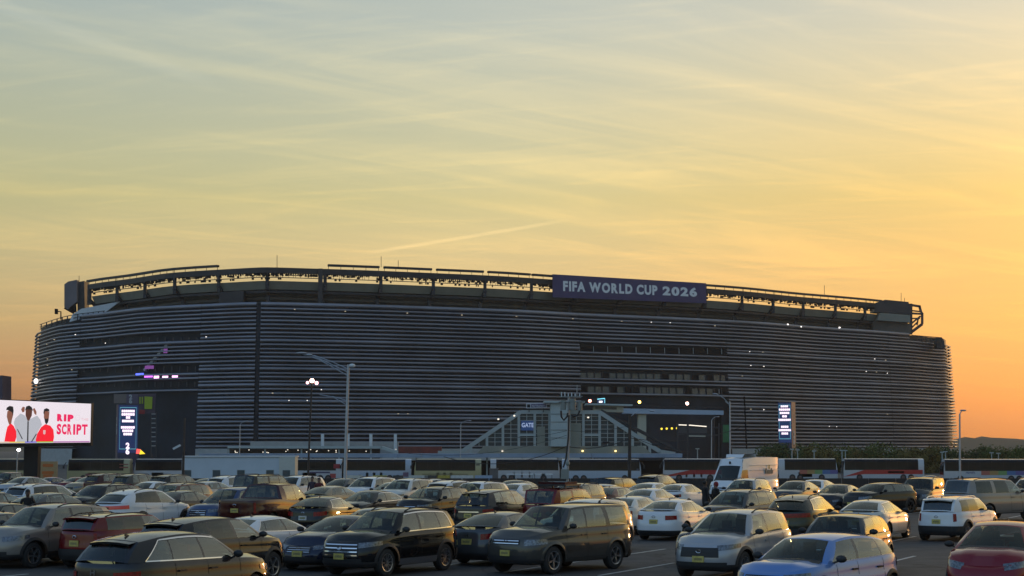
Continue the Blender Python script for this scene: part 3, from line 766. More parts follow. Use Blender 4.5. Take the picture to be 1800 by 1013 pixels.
# ------------------------------------------------------------------ stadium
ZT = 45.0
TOPS = [(66, 573), (84, 565), (108, 558), (180, 550), (257, 541), (359, 535.5), (457, 532), (560, 534), (671, 537), (790, 541), (900, 545), (1034, 552), (1188, 558.6), (1340, 567), (1439, 575), (1530, 581), (1600, 586.5), (1640, 591)]
f0 = at_z(66, 573, ZT); f0.z = 0
SP = [(20, f0 + Vector((-6.5, 85, 0))), (45, f0 + Vector((-6.0, 26, 0)))]
SP += [(px, Vector((at_z(px, py, ZT).x, at_z(px, py, ZT).y, 0))) for px, py in TOPS]
e = SP[-1][1]; SP += [(1656, e + Vector((7.5, 8, 0))), (1664, e + Vector((11, 18, 0))), (1680, e + Vector((13.5, 40, 0))), (1700, e + Vector((8, 85, 0)))]
SX = [(s, p.x) for s, p in SP]; SY = [(s, p.y) for s, p in SP]
def splan(s): return Vector((its(s, SX), its(s, SY), 0))
def snorm(s):
    d = splan(s + 4) - splan(s - 4); n = Vector((d.y, -d.x, 0)); return n.normalized()
def sp_(s, off, z): p = splan(s) + snorm(s) * (off + (ZT - z) * .045); return Vector((p.x, p.y, z))
M_louv = mat('louvre_aluminium', (.235, .235, .265), .42, metal=.6, var=.28, vscale=.06)
M_back = mat('facade_backing', (.016, .023, .034), .5, spec=.12, var=.45, vscale=.12)
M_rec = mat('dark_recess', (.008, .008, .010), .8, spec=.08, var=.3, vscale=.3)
M_steel = mat('painted_steel', (.034, .034, .040), .5, metal=.3, var=.2, vscale=.4)
M_bowl = mat('bowl_concrete', (.26, .25, .20), .8, var=.10, vscale=.4)
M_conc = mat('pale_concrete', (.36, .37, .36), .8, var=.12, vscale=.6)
M_white = mat('white_panel', (.62, .66, .68), .5, var=.08, vscale=.8)
stadium = thing('stadium', 'huge oval football stadium wrapped in horizontal grey metal louvres', 'stadium', (0, 0, 0))
# backing wall and closing back side
bw = MB(); ss = [20, 45, 60] + list(range(66, 1640, 14)) + [1640, 1648, 1656, 1664, 1680, 1700]
bw.grid([[sp_(s, -1.6, -2.2), sp_(s, -1.6, 15), sp_(s, -1.6, 30), sp_(s, -1.6, 44.6)] for s in ss]); 
bw.obj('facade_wall', M_back, stadium, smooth=40)
A, B = sp_(20, -1.6, 0), sp_(1700, -1.6, 0); back = []
for k in range(0, 25):
    th = pi * k / 24; c = (A + B) / 2; back.append(c + (A - c) * cos(th) + Vector((0, 150, 0)) * sin(th) ** .7)
MB().grid([[(p.x, p.y, -2.2), (p.x, p.y, 44.6)] for p in back], True).obj('rear_facade_wall', M_back, stadium, smooth=40)
deck = [sp_(s, -1.7, 44.3) for s in ss] + [Vector((p.x, p.y, 44.3)) for p in reversed(back[1:-1])]
inn = [Vector((p.x * .72, 640 + (p.y - 640) * .72, 44.3)) for p in deck]
MB().grid([deck + deck[:1], inn + inn[:1]]).obj('upper_deck', M_rec, stadium)
OPEN = [(143, 355, [(592.5, 605), (644, 656), (671.5, 682), (692, 900)]), (1017, 1275, [(608, 622), (656, 669), (680, 694), (697, 900)])]
BR = [30, 143, 355, 451.5, 458.5, 1017, 1275, 1560, 1690]
NL = 36
LOUV = [(0., .30), (.30, .46), (.58, .34), (.68, .14), (.62, -.06), (.40, -.16), (0., -.12)]
def louvre(s0, s1, z, h=1., o=1., cut0=0, cut1=0):
    n = max(2, int((s1 - s0) / 12)); rows = []
    for k in range(n + 1):
        s = lerp(s0, s1, k / n); rows.append([sp_(s, -.5 + a_ * o, z + q * h) for a_, q in LOUV])
    return MB().grid(rows, True)
for i in range(NL):
    z = 44.35 - i * 1.165
    thick = i == 0 or i in (9, 16, 20, 24, 28)
    for s0, s1 in zip(BR, BR[1:]):
        if s0 == 451.5: continue
        if i < 2 and s0 == 1560: s1 = 1598
        if i < 2 and s0 == 30: s0 = 150 if i else 162; 
        if s1 - s0 < 5 or (i < 2 and s0 >= 143 and s1 == 143): continue
        miss = False
        for a_, b_, rng in OPEN:
            if s0 >= a_ and s1 <= b_:
                py = proj(sp_((s0 + s1) / 2, 0, z))[1]
                miss = any(y0 <= py <= y1 for y0, y1 in rng)
        if miss: continue
        if thick: louvre(s0 + .3, s1 - .3, z, 1.75 if i == 0 else 1.5, 1.15).obj('louvre', M_louv, stadium, smooth=50)
        else: louvre(s0 + .3, s1 - .3, z + random.uniform(-.05, .05), random.uniform(.86, 1.08)).obj('louvre', M_louv, stadium, smooth=50)
# dark slot with a column where the two wings meet, joint further right
for s in (455,): MB().bar(sp_(s, -.9, -2), sp_(s, -.9, 45), 1.1, 1.0, (0, 1, 0)).obj('corner_column', M_back, stadium)
MB().bar(sp_(1302, .1, -2), sp_(1302, .1, 20), .5, .4, (0, 1, 0)).obj('facade_post', M_rec, stadium)
# window mullions and panes in the long slots
M_win = mat('concourse_glass', (.05, .07, .085), .12, spec=.6, var=.5, vscale=.3)
def zpx(s, py): return CAMZ + (HOR - py) / (F / splan(s).y)
for y0, y1, st, m_ in ((609, 621, 25, M_rec), (656, 669, 13, M_win), (680, 693, 13, M_win)):
    s = 1018
    while s < 1273:
        za, zb = zpx(s, y1 + .01 * (s - 1017)), zpx(s, y0 + .018 * (s - 1017))
        MB().bar(sp_(s, -.5, za), sp_(s, -.5, zb), .18, .25, (0, 1, 0)).obj('mullion', M_conc if st == 25 else M_steel, stadium)
        s2 = min(s + st, 1274)
        MB().grid([[sp_(s + .6, -.8, za), sp_(s + .6, -.8, zb)], [sp_(s2 - .6, -.8, za), sp_(s2 - .6, -.8, zb)]], True).obj('window', m_ if random.random() < .7 else M_rec, stadium)
        s += st
for y0, y1 in ((594, 604), (645, 655), (672, 681)):
    for s in range(150, 352, 14):
        MB().bar(sp_(s, -.7, zpx(s, y1)), sp_(s, -.7, zpx(s, y0)), .25, .25, (0, 1, 0)).obj('mullion', M_steel, stadium)
# plinth under the louvres
for s0, s1 in ((60, 143), (356, 1010), (1276, 1664)):
    rows = []; n = int((s1 - s0) / 14)
    for k in range(n + 1):
        s = lerp(s0, s1, k / n); rows.append([sp_(s, .4, -2.1), sp_(s, .4, 2.9), sp_(s, -1.5, 3.1)])
    MB().grid(rows, True).obj('plinth_wall', M_conc, stadium, smooth=40)
# gate recesses
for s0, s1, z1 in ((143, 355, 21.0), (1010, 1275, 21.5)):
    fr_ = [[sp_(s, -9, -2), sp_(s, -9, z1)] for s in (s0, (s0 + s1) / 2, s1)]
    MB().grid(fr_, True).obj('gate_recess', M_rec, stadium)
# lit lamps behind the louvres and on the facade
M_lampw = emis('lamp_warm', (1., .82, .55), 1.2); M_lampc = emis('lamp_white', (1., .92, .85), 2.2); M_lampp = emis('lamp_violet', (.65, .15, 1.), 2.); M_lampb = emis('lamp_blue', (.08, .12, 1.), 2.5); M_lampr = emis('lamp_red', (1., .25, .2), 9.); M_lamppk = emis('lamp_pink', (1., .5, .9), 3.)
lamp_me = MB().ell((0, 0, 0), .22, .22, .16, 8, 5).mesh('wall_lamp', 60)
LAMPS = [(518, 544.5, 0), (607, 548, 0), (716, 551, 0), (812, 554.5, 0), (908, 557, 0), (1007, 561, 0), (1093, 565.5, 0), (1145, 567, 1), (1178, 568, 1), (1257, 573.5, 0), (1318, 619, 1), (1341, 620, 0), (1320, 643.5, 1), (1343, 645, 1), (1538, 632, 1), (1557, 634, 0), (1523, 654, 1), (1541, 655, 0), (1560, 657, 1),
  (1305, 662, 0), (1458, 750, 1), (1471, 750.5, 1), (1560, 729, 0), (565, 686, 1), (540, 705, 1), (508, 705, 1), (479, 692, 0), (700, 728, 0), (717, 728, 0), (1320, 720, 0), (1343, 721, 1), (132, 589, 1), (95, 598, 0), (82, 606, 0), (83, 632, 0), (83, 643, 0), (185, 604, 1), (362, 593, 1), (126, 651, 0), (1385, 571, 2), (1408, 575, 2), (1476, 576.5, 2)]
def s_of(px, py):
    z = 20.
    s = px
    for _ in range(6):
        k = F / splan(s).y; z = CAMZ + (HOR - py) / k; x = proj(sp_(s, .2, z))[0]; s = s + (px - x)
    return s, z
for px, py, k in LAMPS:
    s, z = s_of(px, py); o = link('wall_lamp', lamp_me, (M_lampw, M_lampc, M_lampc)[k], stadium); p = sp_(s, .15, z); o.location = p
    sc = (.7, .75, 1.6)[k]; o.scale = (sc * (1.5 if k == 0 else 1), sc, sc * (.6 if k == 0 else 1))
def strip_light(px0, px1, py, h, m_, n='light_strip'):
    s0, z = s_of(px0, py); s1, _ = s_of(px1, py); rows = [[sp_(s, .1, z - h / 2), sp_(s, .1, z + h / 2)] for s in (s0, (s0 + s1) / 2, s1)]
    MB().grid(rows, True).obj(n, m_, stadium)
strip_light(238, 252, 659.5, .7, M_lampb); strip_light(253, 268, 663, .6, M_lampp); strip_light(270, 279, 664, .7, M_lamppk); strip_light(285, 295, 663.5, .5, M_lamppk); strip_light(302, 312, 663, .5, M_lamppk); strip_light(254, 270, 647, 1.0, emis('lamp_dim_violet', (.5, .12, .7), .35)); strip_light(287, 294, 618, 1.3, emis('lamp_dim_violet', (.5, .12, .7), .35))
# lit raker stair glimpsed through the louvres of the left wing
a0 = sp_(*(lambda q: (q[0], -.9, q[1]))(s_of(250, 652))); b0 = sp_(*(lambda q: (q[0], -.9, q[1]))(s_of(295, 602)))
MB().bar(a0, b0, 1.2, .8).obj('stair_flight', M_conc, stadium)
# ---- upper ring: bowl rim, columns, rakers, girder, floodlights
ring = lambda s, off, z: Vector((*(splan(s) + snorm(s) * off).xy, z))
bays = []; s = 464.; 
def step(s, dist, sg):
    acc = 0; p = ring(s, -10, 0)
    while acc < dist and 96 < s < 1592:
        s += sg * 2; q = ring(s, -10, 0); acc += (q - p).length; p = q
    return s
left = [464.]
while left[-1] > 104: left.append(step(left[-1], 16.8, -1))
right = [464.]
while right[-1] < 1586: right.append(step(right[-1], 16.8, 1))
bays = sorted(set([max(104, x) for x in left] + [min(1588, x) for x in right]))
def sweep(s0, s1, prof, close=True):
    n = max(2, int((s1 - s0) / 20)); pr = prof + prof[:1] if close else prof
    return MB().grid([[ring(lerp(s0, s1, k / n), a_, z) for a_, z in pr] for k in range(n + 1)], True)
for i, (s0, s1) in enumerate(zip(bays, bays[1:])):
    g0, g1 = s0 + .8, s1 - .8
    sweep(g0, g1, [(-11.4, 49.9), (-10.2, 52.3), (-11.2, 52.4), (-12.4, 50)]).obj('bowl_rim_panel', M_bowl, stadium)
    sweep(s0, s1, [(-11.2, 48.9), (-11.2, 49.5), (-11.9, 49.5), (-11.9, 48.9)]).obj('ring_beam', M_steel, stadium)
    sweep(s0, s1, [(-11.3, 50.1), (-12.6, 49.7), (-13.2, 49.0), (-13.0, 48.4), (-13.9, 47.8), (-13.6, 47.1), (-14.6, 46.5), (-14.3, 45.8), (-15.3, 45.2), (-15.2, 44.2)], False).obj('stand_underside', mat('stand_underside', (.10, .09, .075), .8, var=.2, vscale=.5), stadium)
    sweep(s0, s1, [(-9.2, 54.55), (-9.2, 56.2), (-10.4, 56.2), (-10.4, 54.55)]).obj('girder', M_steel, stadium)
    sweep(s0, s1, [(-9.2, 53.15), (-9.2, 53.35), (-9.5, 53.35), (-9.5, 53.15)]).obj('catwalk_rail', M_steel, stadium)
    if s1 < 455 or s0 > 480:
        gap = 4.5 if 495 < s0 < 880 else .2
        lb = sweep(s0 + gap, s1 - gap if s0 > 470 else s1, [(-8.6, 56.95), (-8.6, 57.6), (-9.8, 57.6), (-9.8, 56.95)])
        for k in range(5):
            s = lerp(s0 + gap + 1, s1 - gap - 1, k / 4); lb.bar(ring(s, -9.2, 56.1), ring(s, -9.2, 57), .14, .14, (0, 1, 0))
        lb.obj('top_light_bar', M_steel, stadium)
    fl = MB(); L_ = (ring(s1, -9, 0) - ring(s0, -9, 0)).length; n = int(L_ / .62)
    for k in range(1, n):
        if random.random() < .10: continue
        s = lerp(s0, s1, k / n); z0 = 54.6 - random.uniform(.25, .75); w_ = random.uniform(.3, .6)
        fl.bar(ring(s, -9.4, z0), ring(s, -9.4, 54.6), w_, .5, (0, 1, 0))
        if random.random() < .55: fl.bar(ring(s, -9.4, 53.3), ring(s, -9.4, z0), .10, .12, (0, 1, 0))
        if random.random() < .42:
            zz = random.uniform(53.7, 54.2); fl.bar(ring(s, -9.3, zz - .35), ring(s, -9.3, zz + .25), random.uniform(.5, .95), .5, (0, 1, 0))
        if random.random() < .20: fl.bar(ring(s, -9.3, 52.62), ring(s, -9.3, 53.15), random.uniform(.3, .8), .4, (0, 1, 0))
    if random.random() < .8:
        sa = lerp(s0, s1, random.uniform(.3, .45)); fl.bar(ring(sa, -9.3, 53.95), ring(min(s1, sa + 22), -9.3, 53.95), .2, .22)
    tag(fl.obj('floodlight_bank', M_rec, stadium), kind='stuff')
for s in bays:
    w_ = 1.0
    MB().bar(ring(s, -9.7, 49.6), ring(s, -9.7, 56.2), w_, .7, (0, 1, 0)).obj('upper_column', M_steel, stadium)
    MB().bar(ring(s, -9.4, 51.4), ring(s, -13.2, 48.2), .9, .8).obj('raker_beam', M_steel, stadium)
    MB().bar(ring(s, -13.2, 44.2), ring(s, -13.2, 49.2), 1.0, .8, (0, 1, 0)).obj('lower_column', M_steel, stadium)
s = 572; MB().bar(ring(s, -8.8, 44.4), ring(s, -8.8, 56.2), 1.3, .6, (0, 1, 0)).obj('service_column', M_steel, stadium)
for px, y0, y1 in ((487, 449, 470), (670, 451, 466), (700, 458, 467), (1449, 502, 515), (1584, 515, 530), (1590, 524, 530), (139, 485, 495)):
    d = splan(max(146, min(1588, px))).y + 9; MB().tube([at_y(px, y1 + 4, d), at_y(px, y0, d)], .09, 5).obj('mast', M_steel, stadium)
# plant box, right end tower with lattice, left end panel, ramp canopy
def prism(pts, Y0, Y1):
    a_ = [at_y(x, y, Y0) for x, y in pts]; d = Y1 - Y0; b_ = [p + Vector((0, d, 0)) for p in a_]; mb = MB(); n = len(pts)
    mb.face(a_[::-1]); mb.face(b_)
    for k in range(n): mb.face([a_[k], a_[(k + 1) % n], b_[(k + 1) % n], b_[k]])
    return mb
prism([(385, 514), (428, 511), (428, 532), (385, 535)], 503, 508).obj('plant_room', M_steel, stadium)
prism([(1538, 533), (1556, 527), (1597, 531), (1601, 548), (1601, 553), (1548, 549), (1537, 548)], 626, 634).obj('end_tower', M_steel, stadium)
prism([(1548, 550), (1600, 554), (1600, 567), (1541, 563)], 625, 634).obj('end_tower_rim', M_bowl, stadium)
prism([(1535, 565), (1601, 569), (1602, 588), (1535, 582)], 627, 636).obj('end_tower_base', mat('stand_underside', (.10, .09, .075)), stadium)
for a_, b_, w_ in (((1598, 536), (1618, 539), .8), ((1616, 538), (1619, 549), .8), ((1619, 549), (1622, 553), .8), ((1621, 552), (1621, 570), .8), ((1621, 570), (1601, 585), 1.0), ((1600, 546), (1618, 548), .5), ((1600, 551), (1619, 552), .7), ((1600, 560), (1617, 560), .5), ((1602, 569), (1618, 556), .6), ((1612, 572), (1614, 560), .5), ((1601, 578), (1613, 566), .5), ((1601, 534), (1601, 588), 1.0)):
    MB().bar(at_y(*a_, 630), at_y(*b_, 630), w_, w_).obj('lattice_bar', mat('rust_steel', (.10, .045, .04), .6, var=.2), stadium)
for k in range(7):
    x = lerp(1602, 1654, k / 6); MB().bar(at_y(x, 604, 633), at_y(x, 590 + k * .8, 633), .25, .25, (0, 1, 0)).obj('guard_post', M_steel, stadium)
for y0, y1 in ((589.5, 594), (596, 600)): MB().bar(at_y(1602, y0, 633), at_y(1656, y1, 633), .25, .3).obj('guard_rail', M_steel, stadium)
prism([(1646, 594), (1656, 594), (1660, 600), (1661, 612), (1648, 612)], 634, 639).obj('end_post', M_steel, stadium)
prism([(113, 500), (120, 495), (135, 492), (135, 530), (119, 544), (113, 540)], 561, 564).obj('end_screen', mat('end_screen_back', (.16, .14, .15), .6, var=.15, vscale=.2), stadium)
for a_, b_ in (((117, 541), (129, 531)), ((117, 541), (131, 548)), ((131, 531), (132, 549)), ((124, 536), (131, 544)), ((114, 541), (130, 550))): MB().bar(at_y(*a_, 562), at_y(*b_, 562), .9, .9).obj('lattice_bar', M_rec, stadium)
prism([(136, 496), (148, 494), (149, 543), (136, 547)], 563, 569).obj('end_stair_tower', M_steel, stadium)
prism([(127, 553), (143, 543), (211, 530), (180, 553), (150, 560), (122, 566)], 541, 542).obj('ramp_canopy', M_white, stadium)
for k in range(13):
    x = lerp(70, 180, k / 12); yb = its(x, [(66, 580), (108, 570), (180, 552)]); yt = yb - its(x, [(66, 8), (110, 12), (180, 5)])
    s, z = s_of(x, yb); s2, z2 = s_of(x, yt); MB().bar(sp_(s, -.2, z), sp_(s, -.2, z2), .3, .3, (0, 1, 0)).obj('guard_post', M_steel, stadium)
for fy in (0, .5, 1.):
    pts = []
    for k in range(10):
        x = lerp(68, 182, k / 9); yb = its(x, [(66, 580), (108, 570), (180, 552)]); yt = yb - its(x, [(66, 8), (110, 12), (180, 5)]); s, z = s_of(x, lerp(yb, yt, fy)); pts.append(sp_(s, -.2, z))
    MB().tube(pts, .13, 5).obj('guard_rail', M_steel, stadium)
MB().tube([at_y(107, 562, 546), at_y(107, 548, 546), at_y(98, 547.5, 546)], .22, 6).obj('camera_mast', M_rec, stadium); prism([(96, 543), (100, 543), (100, 552), (96, 552)], 545.5, 547).obj('camera_box', M_rec, stadium)
# ---- name banner hung on the ring
M_ban = mat('purple_banner', (.055, .045, .14), .6, var=.12, vscale=.2)
banner = thing('banner', 'long dark purple banner lettered FIFA WORLD CUP 2026 on the stadium rim', 'banner', tuple(ring(1130, -7.6, 50)))
c0 = ring(996, -7.4, 0); c1 = ring(1268, -7.4, 0)
def zat(px, py, P): return CAMZ + (HOR - py) * P.y / F
cw = banner.location
def ban(f, z, off=0.):
    d = (c1 - c0); n = Vector((d.y, -d.x, 0)).normalized(); p = c0.lerp(c1, f) + n * off; return Vector((p.x, p.y, z)) - cw
zt0, zb0, zt1, zb1 = zat(0, 482, c0), zat(0, 523, c0), zat(0, 498, c1), zat(0, 533.5, c1)
n = 10; rows = [[ban(k / n, lerp(zb0, zb1, k / n)), ban(k / n, lerp(zt0, zt1, k / n)), ban(k / n, lerp(zt0, zt1, k / n), -.25), ban(k / n, lerp(zb0, zb1, k / n), -.25)] for k in range(n + 1)]
MB().grid([r + r[:1] for r in rows], True).obj('banner_cloth', M_ban, banner)
M_let = mat('banner_lettering', (.78, .82, .85), .6)
d = (c1 - c0).normalized(); ang = atan2(d.y, d.x); LB = (c1 - c0).length
adv = 0.
def letters(txt, f0, f1, hpx, par, base, sx=1.):
    """each letter a mesh of its own, set along the banner from f0 to f1"""
    ms = [(ch, text_mesh(ch, 1., .05, .02, 'LEFT') if ch != ' ' else None) for ch in txt]
    ws = [(max(v_.co.x for v_ in m_.vertices) + .09) if m_ else .34 for _, m_ in ms]; tot = sum(ws); x = 0
    for (ch, m_), w_ in zip(ms, ws):
        if m_:
            f = lerp(f0, f1, x / tot); sc = (f1 - f0) * LB / tot
            o = link('letter', m_, M_let, par); H_ = hpx / .72; z = lerp(lerp(zb0, zb1, f), lerp(zt0, zt1, f), base)
            sl = ((zb1 - zb0) + (zt1 - zt0)) / 2 / LB
            p = ban(f, z, .06); o.matrix_local = Matrix.Translation(p) @ Matrix.Rotation(ang, 4, 'Z') @ Matrix(((1, 0, 0, 0), (0, 1, 0, 0), (sl, 0, 1, 0), (0, 0, 0, 1))) @ Matrix.Rotation(radians(90), 4, 'X') @ Matrix.Diagonal((sc, H_, 1, 1))
        x += w_
letters('FIFA WORLD CUP', .062, .675, 2.95, banner, .32); letters('2026', .705, .945, 2.7, banner, .33)
# ------------------------------------------------------------------ screens and pylons
def screen_mat(name, col, s): return emis(name, col, s)
M_blk = mat('black_metal', (.012, .012, .013), .5, spec=.2, var=.2, vscale=2)
bb = thing('billboard', 'wide lit billboard showing three footballers beside the red words RIP THE SCRIPT', 'billboard', (at_y(62, 800, 232).x, 232, gz(232)))
o0 = Vector(bb.location)
BL, BR_ = at_y(-6, 703, 226), at_y(160, 710, 236)                  # nearer on its left end
zb_l, zb_r = at_y(-6, 779.5, 226).z, at_y(160, 778, 236).z
def bbp(f, g_, off=0.):
    a_ = Vector((BL.x, BL.y, 0)).lerp(Vector((BR_.x, BR_.y, 0)), f); d = BR_ - BL; n = Vector((d.y, -d.x, 0)).normalized()
    z = lerp(lerp(zb_l, zb_r, f), lerp(BL.z, BR_.z, f), g_); p = a_ + n * off; return Vector((p.x, p.y, z)) - o0
def poly(pts, off, name, m_, par=bb, fn=bbp): return MB().face([fn(x, y, off) for x, y in pts]).obj(name, m_, par)
mb = MB(); fr_ = [bbp(-.01, -.09), bbp(1.01, -.09), bbp(1.01, 1.02), bbp(-.01, 1.02)]; bk_ = [p + Vector((0, .9, 0)) for p in fr_]
mb.face(fr_); mb.face(bk_[::-1])
for k in range(4): mb.face([fr_[k], bk_[k], bk_[(k + 1) % 4], fr_[(k + 1) % 4]])
mb.obj('screen_housing', M_blk, bb)
poly([(0, 0), (1, 0), (1, 1), (0, 1)], .03, 'screen', screen_mat('screen_white', (.86, .78, .84), 1.0))
M_sr = screen_mat('screen_red', (1., .01, .03), .95); M_sk1 = screen_mat('screen_skin', (.30, .11, .07), .8); M_sk2 = screen_mat('screen_skin_dark', (.14, .045, .03), .7); M_sh = screen_mat('screen_dark', (.015, .012, .015), .6); M_sj = screen_mat('screen_jacket', (.55, .56, .62), .85); M_sj2 = screen_mat('screen_jacket_shade', (.40, .42, .48), .8); M_spk = screen_mat('screen_crimson', (.95, .01, .12), .9)
def ov(cx, cy, rx, ry, n=14): return [(cx + rx * cos(2 * pi * k / n), cy + ry * sin(2 * pi * k / n)) for k in range(n)]
X = lambda x: (x * 160 / 1100 + 6) / 166         # from the enlarged view of the screen
Yv = lambda y: (600 - y) / 500
def sil(pts, off, name, m_): poly([(X(x), Yv(y)) for x, y in pts], off, name, m_)
sil([(60, 580), (75, 480), (90, 410), (130, 368), (165, 400), (195, 460), (200, 530), (185, 585)], .05, 'red_shirt', M_sr)
sil([(85, 230), (80, 290), (95, 345), (110, 385), (135, 370), (140, 330), (150, 290), (148, 235), (115, 205)], .06, 'face', M_sk1); sil([(70, 215), (78, 185), (110, 165), (150, 172), (158, 220), (152, 285), (140, 240), (95, 215)], .07, 'hair', M_sh)
sil([(165, 360), (180, 310), (240, 250), (290, 270), (330, 330), (380, 300), (440, 270), (480, 320), (500, 380), (450, 470), (430, 590), (205, 585), (195, 470)], .045, 'white_jacket', M_sj); sil([(200, 430), (215, 440), (275, 550), (265, 555)], .055, 'jacket_seam', M_sh); sil([(430, 490), (440, 495), (385, 590), (370, 590)], .055, 'jacket_seam', M_sh)
sil([(325, 340), (340, 340), (342, 590), (326, 590)], .055, 'zip', M_sh)
sil([(300, 200), (300, 270), (325, 335), (345, 335), (375, 270), (378, 200), (340, 175)], .06, 'face', M_sk2); sil([(290, 215), (305, 165), (340, 152), (370, 170), (392, 220), (370, 200), (310, 200)], .065, 'hair', M_sh)
for pts in ([(245, 200), (265, 168), (290, 175), (285, 230), (262, 238)], [(385, 190), (405, 180), (430, 225), (428, 265), (405, 250)]): sil(pts, .065, 'hand', M_sk1)
sil([(430, 560), (445, 490), (490, 410), (540, 372), (600, 390), (640, 440), (650, 530), (640, 585), (432, 585)], .05, 'red_shirt', M_sr)
sil([(520, 220), (520, 290), (540, 350), (560, 360), (578, 330), (585, 230), (550, 200)], .06, 'face', M_sk1); sil([(512, 235), (520, 190), (550, 176), (582, 190), (586, 235), (575, 215), (530, 215), (522, 260)], .065, 'hair', M_sh); sil([(524, 295), (545, 310), (575, 300), (572, 350), (550, 378), (535, 350)], .066, 'beard', M_sh)
sil([(515, 445), (545, 445), (543, 490), (530, 500), (517, 490)], .065, 'shirt_crest', screen_mat('screen_crest', (.8, .5, .5), .9))
def sil_text(t, x0, x1, ybase, ytop, bold, m_):
    me = text_mesh(t, 1., bold, 0., 'LEFT'); w_ = max(v_.co.x for v_ in me.vertices); h_ = max(v_.co.y for v_ in me.vertices)
    for v_ in me.vertices:
        p = bbp(X(lerp(x0, x1, v_.co.x / w_)), Yv(lerp(ybase, ytop, v_.co.y / h_)), .05); v_.co = p
    link('lettering', me, m_, bb)
for t, x0, x1, yb_, yt_, bo, m_ in (('R', 682, 752, 325, 243, .09, M_spk), ('I', 765, 795, 325, 245, .09, M_spk), ('P', 812, 884, 327, 247, .09, M_spk), ('T', 980, 1000, 320, 288, .0, screen_mat('screen_pale_red', (.9, .45, .5), .9)), ('H', 1008, 1034, 321, 289, .0, screen_mat('screen_pale_red', (.9, .45, .5), .9)), ('E', 1042, 1068, 321, 289, .0, screen_mat('screen_pale_red', (.9, .45, .5), .9)),
    ('S', 680, 735, 488, 365, .05, M_spk), ('C', 742, 800, 489, 367, .05, M_spk), ('R', 808, 865, 491, 367, .05, M_spk), ('I', 880, 908, 491, 367, .06, M_spk), ('P', 920, 985, 492, 368, .05, M_spk), ('T', 992, 1062, 494, 368, .04, M_spk)):
    sil_text(t, x0, x1, yb_, yt_, bo, m_)
sil(ov(935, 285, 34, 42), .046, 'round_emblem', screen_mat('screen_emblem', (.80, .70, .76), 1.)); sil(ov(935, 285, 26, 33), .05, 'round_emblem', screen_mat('screen_white', (.86, .78, .84), 1.0))
for x0, x1, c in ((0, 120, (.9, .7, .5)), (120, 300, (.9, .75, .1)), (300, 440, (.12, .1, .9)), (440, 640, (.3, .75, .1)), (640, 1090, (.6, .1, .55))):
    sil([(x0, 596), (x1, 596), (x1, 583), (x0, 583)], .08, 'colour_stripe', screen_mat('stripe%d' % x0, c, .7))
MB().box(-1.4, .5, -.5, 1.0, -.1, bbp(.4, -.05).z).obj('post', M_blk, bb)
prism2 = lambda pts, Y0, dpt: prism(pts, Y0, Y0 + dpt)
def pylon(px, y0, y1, Y, w, rz, label, side, lines_, side26):
    z0, z1 = gz(Y), at_y(px, y0, Y).z; t = thing('display_pylon', label, 'display pylon', (at_y(px, 700, Y).x, Y, z0), rz); h = z1 - z0; w2 = w / 2
    MB().box(-w2, w2, 0, w * .8, 0, h).obj('tower', mat('pylon_grey', (.035, .04, .09), .5, var=.2, vscale=.6), t)
    zt = h - .25; zb = at_y(px, y1, Y).z - z0 + .1
    MB().face([(-w2 + .04, -.03, zb), (w2 - .04, -.03, zb), (w2 - .04, -.03, zt), (-w2 + .04, -.03, zt)]).obj('screen', emis('screen_navy', (.006, .018, .085), 1.0), t)
    M_cy = emis('screen_cyan', (.16, .50, .62), .8); M_tx = emis('screen_text', (1., .80, .98), 1.5); q = w2 * .82
    for a_, b_ in (((-q, zt - .5), (q, zt - .5)), ((-q, zb + .9), (q, zb + .9)), ((-q, zb + .9), (-q, zt - .5)), ((q, zb + .9), (q, zt - .5))):
        MB().bar((a_[0], -.06, a_[1]), (b_[0], -.06, b_[1]), .05, .13).obj('border_line', M_cy, t)
    H_ = zt - zb
    for f, ww in lines_:
        z = lerp(zt, zb, f); n = max(2, int(ww * w / .42)); W_ = ww * w; x = -W_ / 2; hh = H_ * .026
        for k in range(n): MB().face([(x, -.07, z - hh), (x + W_ / n - .07, -.07, z - hh), (x + W_ / n - .07, -.07, z + hh), (x, -.07, z + hh)]).obj('text_block', M_tx, t); x += W_ / n
    return t, w2, h, zb, zt
def mark26(t, cx, cz, hgt, m_, face='front', x=0.):
    """the tournament emblem: a 2 stacked on a 6"""
    for ch, dz_ in (('2', .5), ('6', 0.)):
        me = text_mesh(ch, 1., .05, 0., 'CENTER'); o = link('emblem_digit', me, m_, t); sc = hgt * .68
        if face == 'front': o.matrix_local = Matrix.Translation((cx, x, cz + dz_ * hgt)) @ Matrix.Rotation(radians(90), 4, 'X') @ Matrix.Diagonal((sc * .95, sc, 1, 1))
        elif face == 'left': o.matrix_local = Matrix.Translation((x, cx, cz + dz_ * hgt)) @ Matrix.Rotation(radians(-90), 4, 'Z') @ Matrix.Rotation(radians(90), 4, 'X') @ Matrix.Diagonal((sc, sc, 1, 1))
        else: o.matrix_local = Matrix.Translation((x, cx, cz + dz_ * hgt)) @ Matrix.Rotation(radians(90), 4, 'Z') @ Matrix.Rotation(radians(90), 4, 'X') @ Matrix.Diagonal((sc, sc, 1, 1))
M_e26 = mat('pale_emblem', (.42, .45, .48), .6); M_tx = emis('screen_text', (1., .80, .98), 1.5)
t, w2, h, zb, zt = pylon(226, 711, 797, 400, 4.6, radians(20), 'tall narrow navy screen of white text lines before the stadium gate, beside the hanging banners', 'left', [(.12, .66), (.19, .66), (.255, .22), (.33, .60), (.465, .70), (.535, .55), (.605, .44)], True)
mark26(t, 0, zb - .25, 2.6, M_tx, 'front', -.08); mark26(t, w2 * .85, h * .55, 4.0, M_e26, 'left', -w2 - .05)
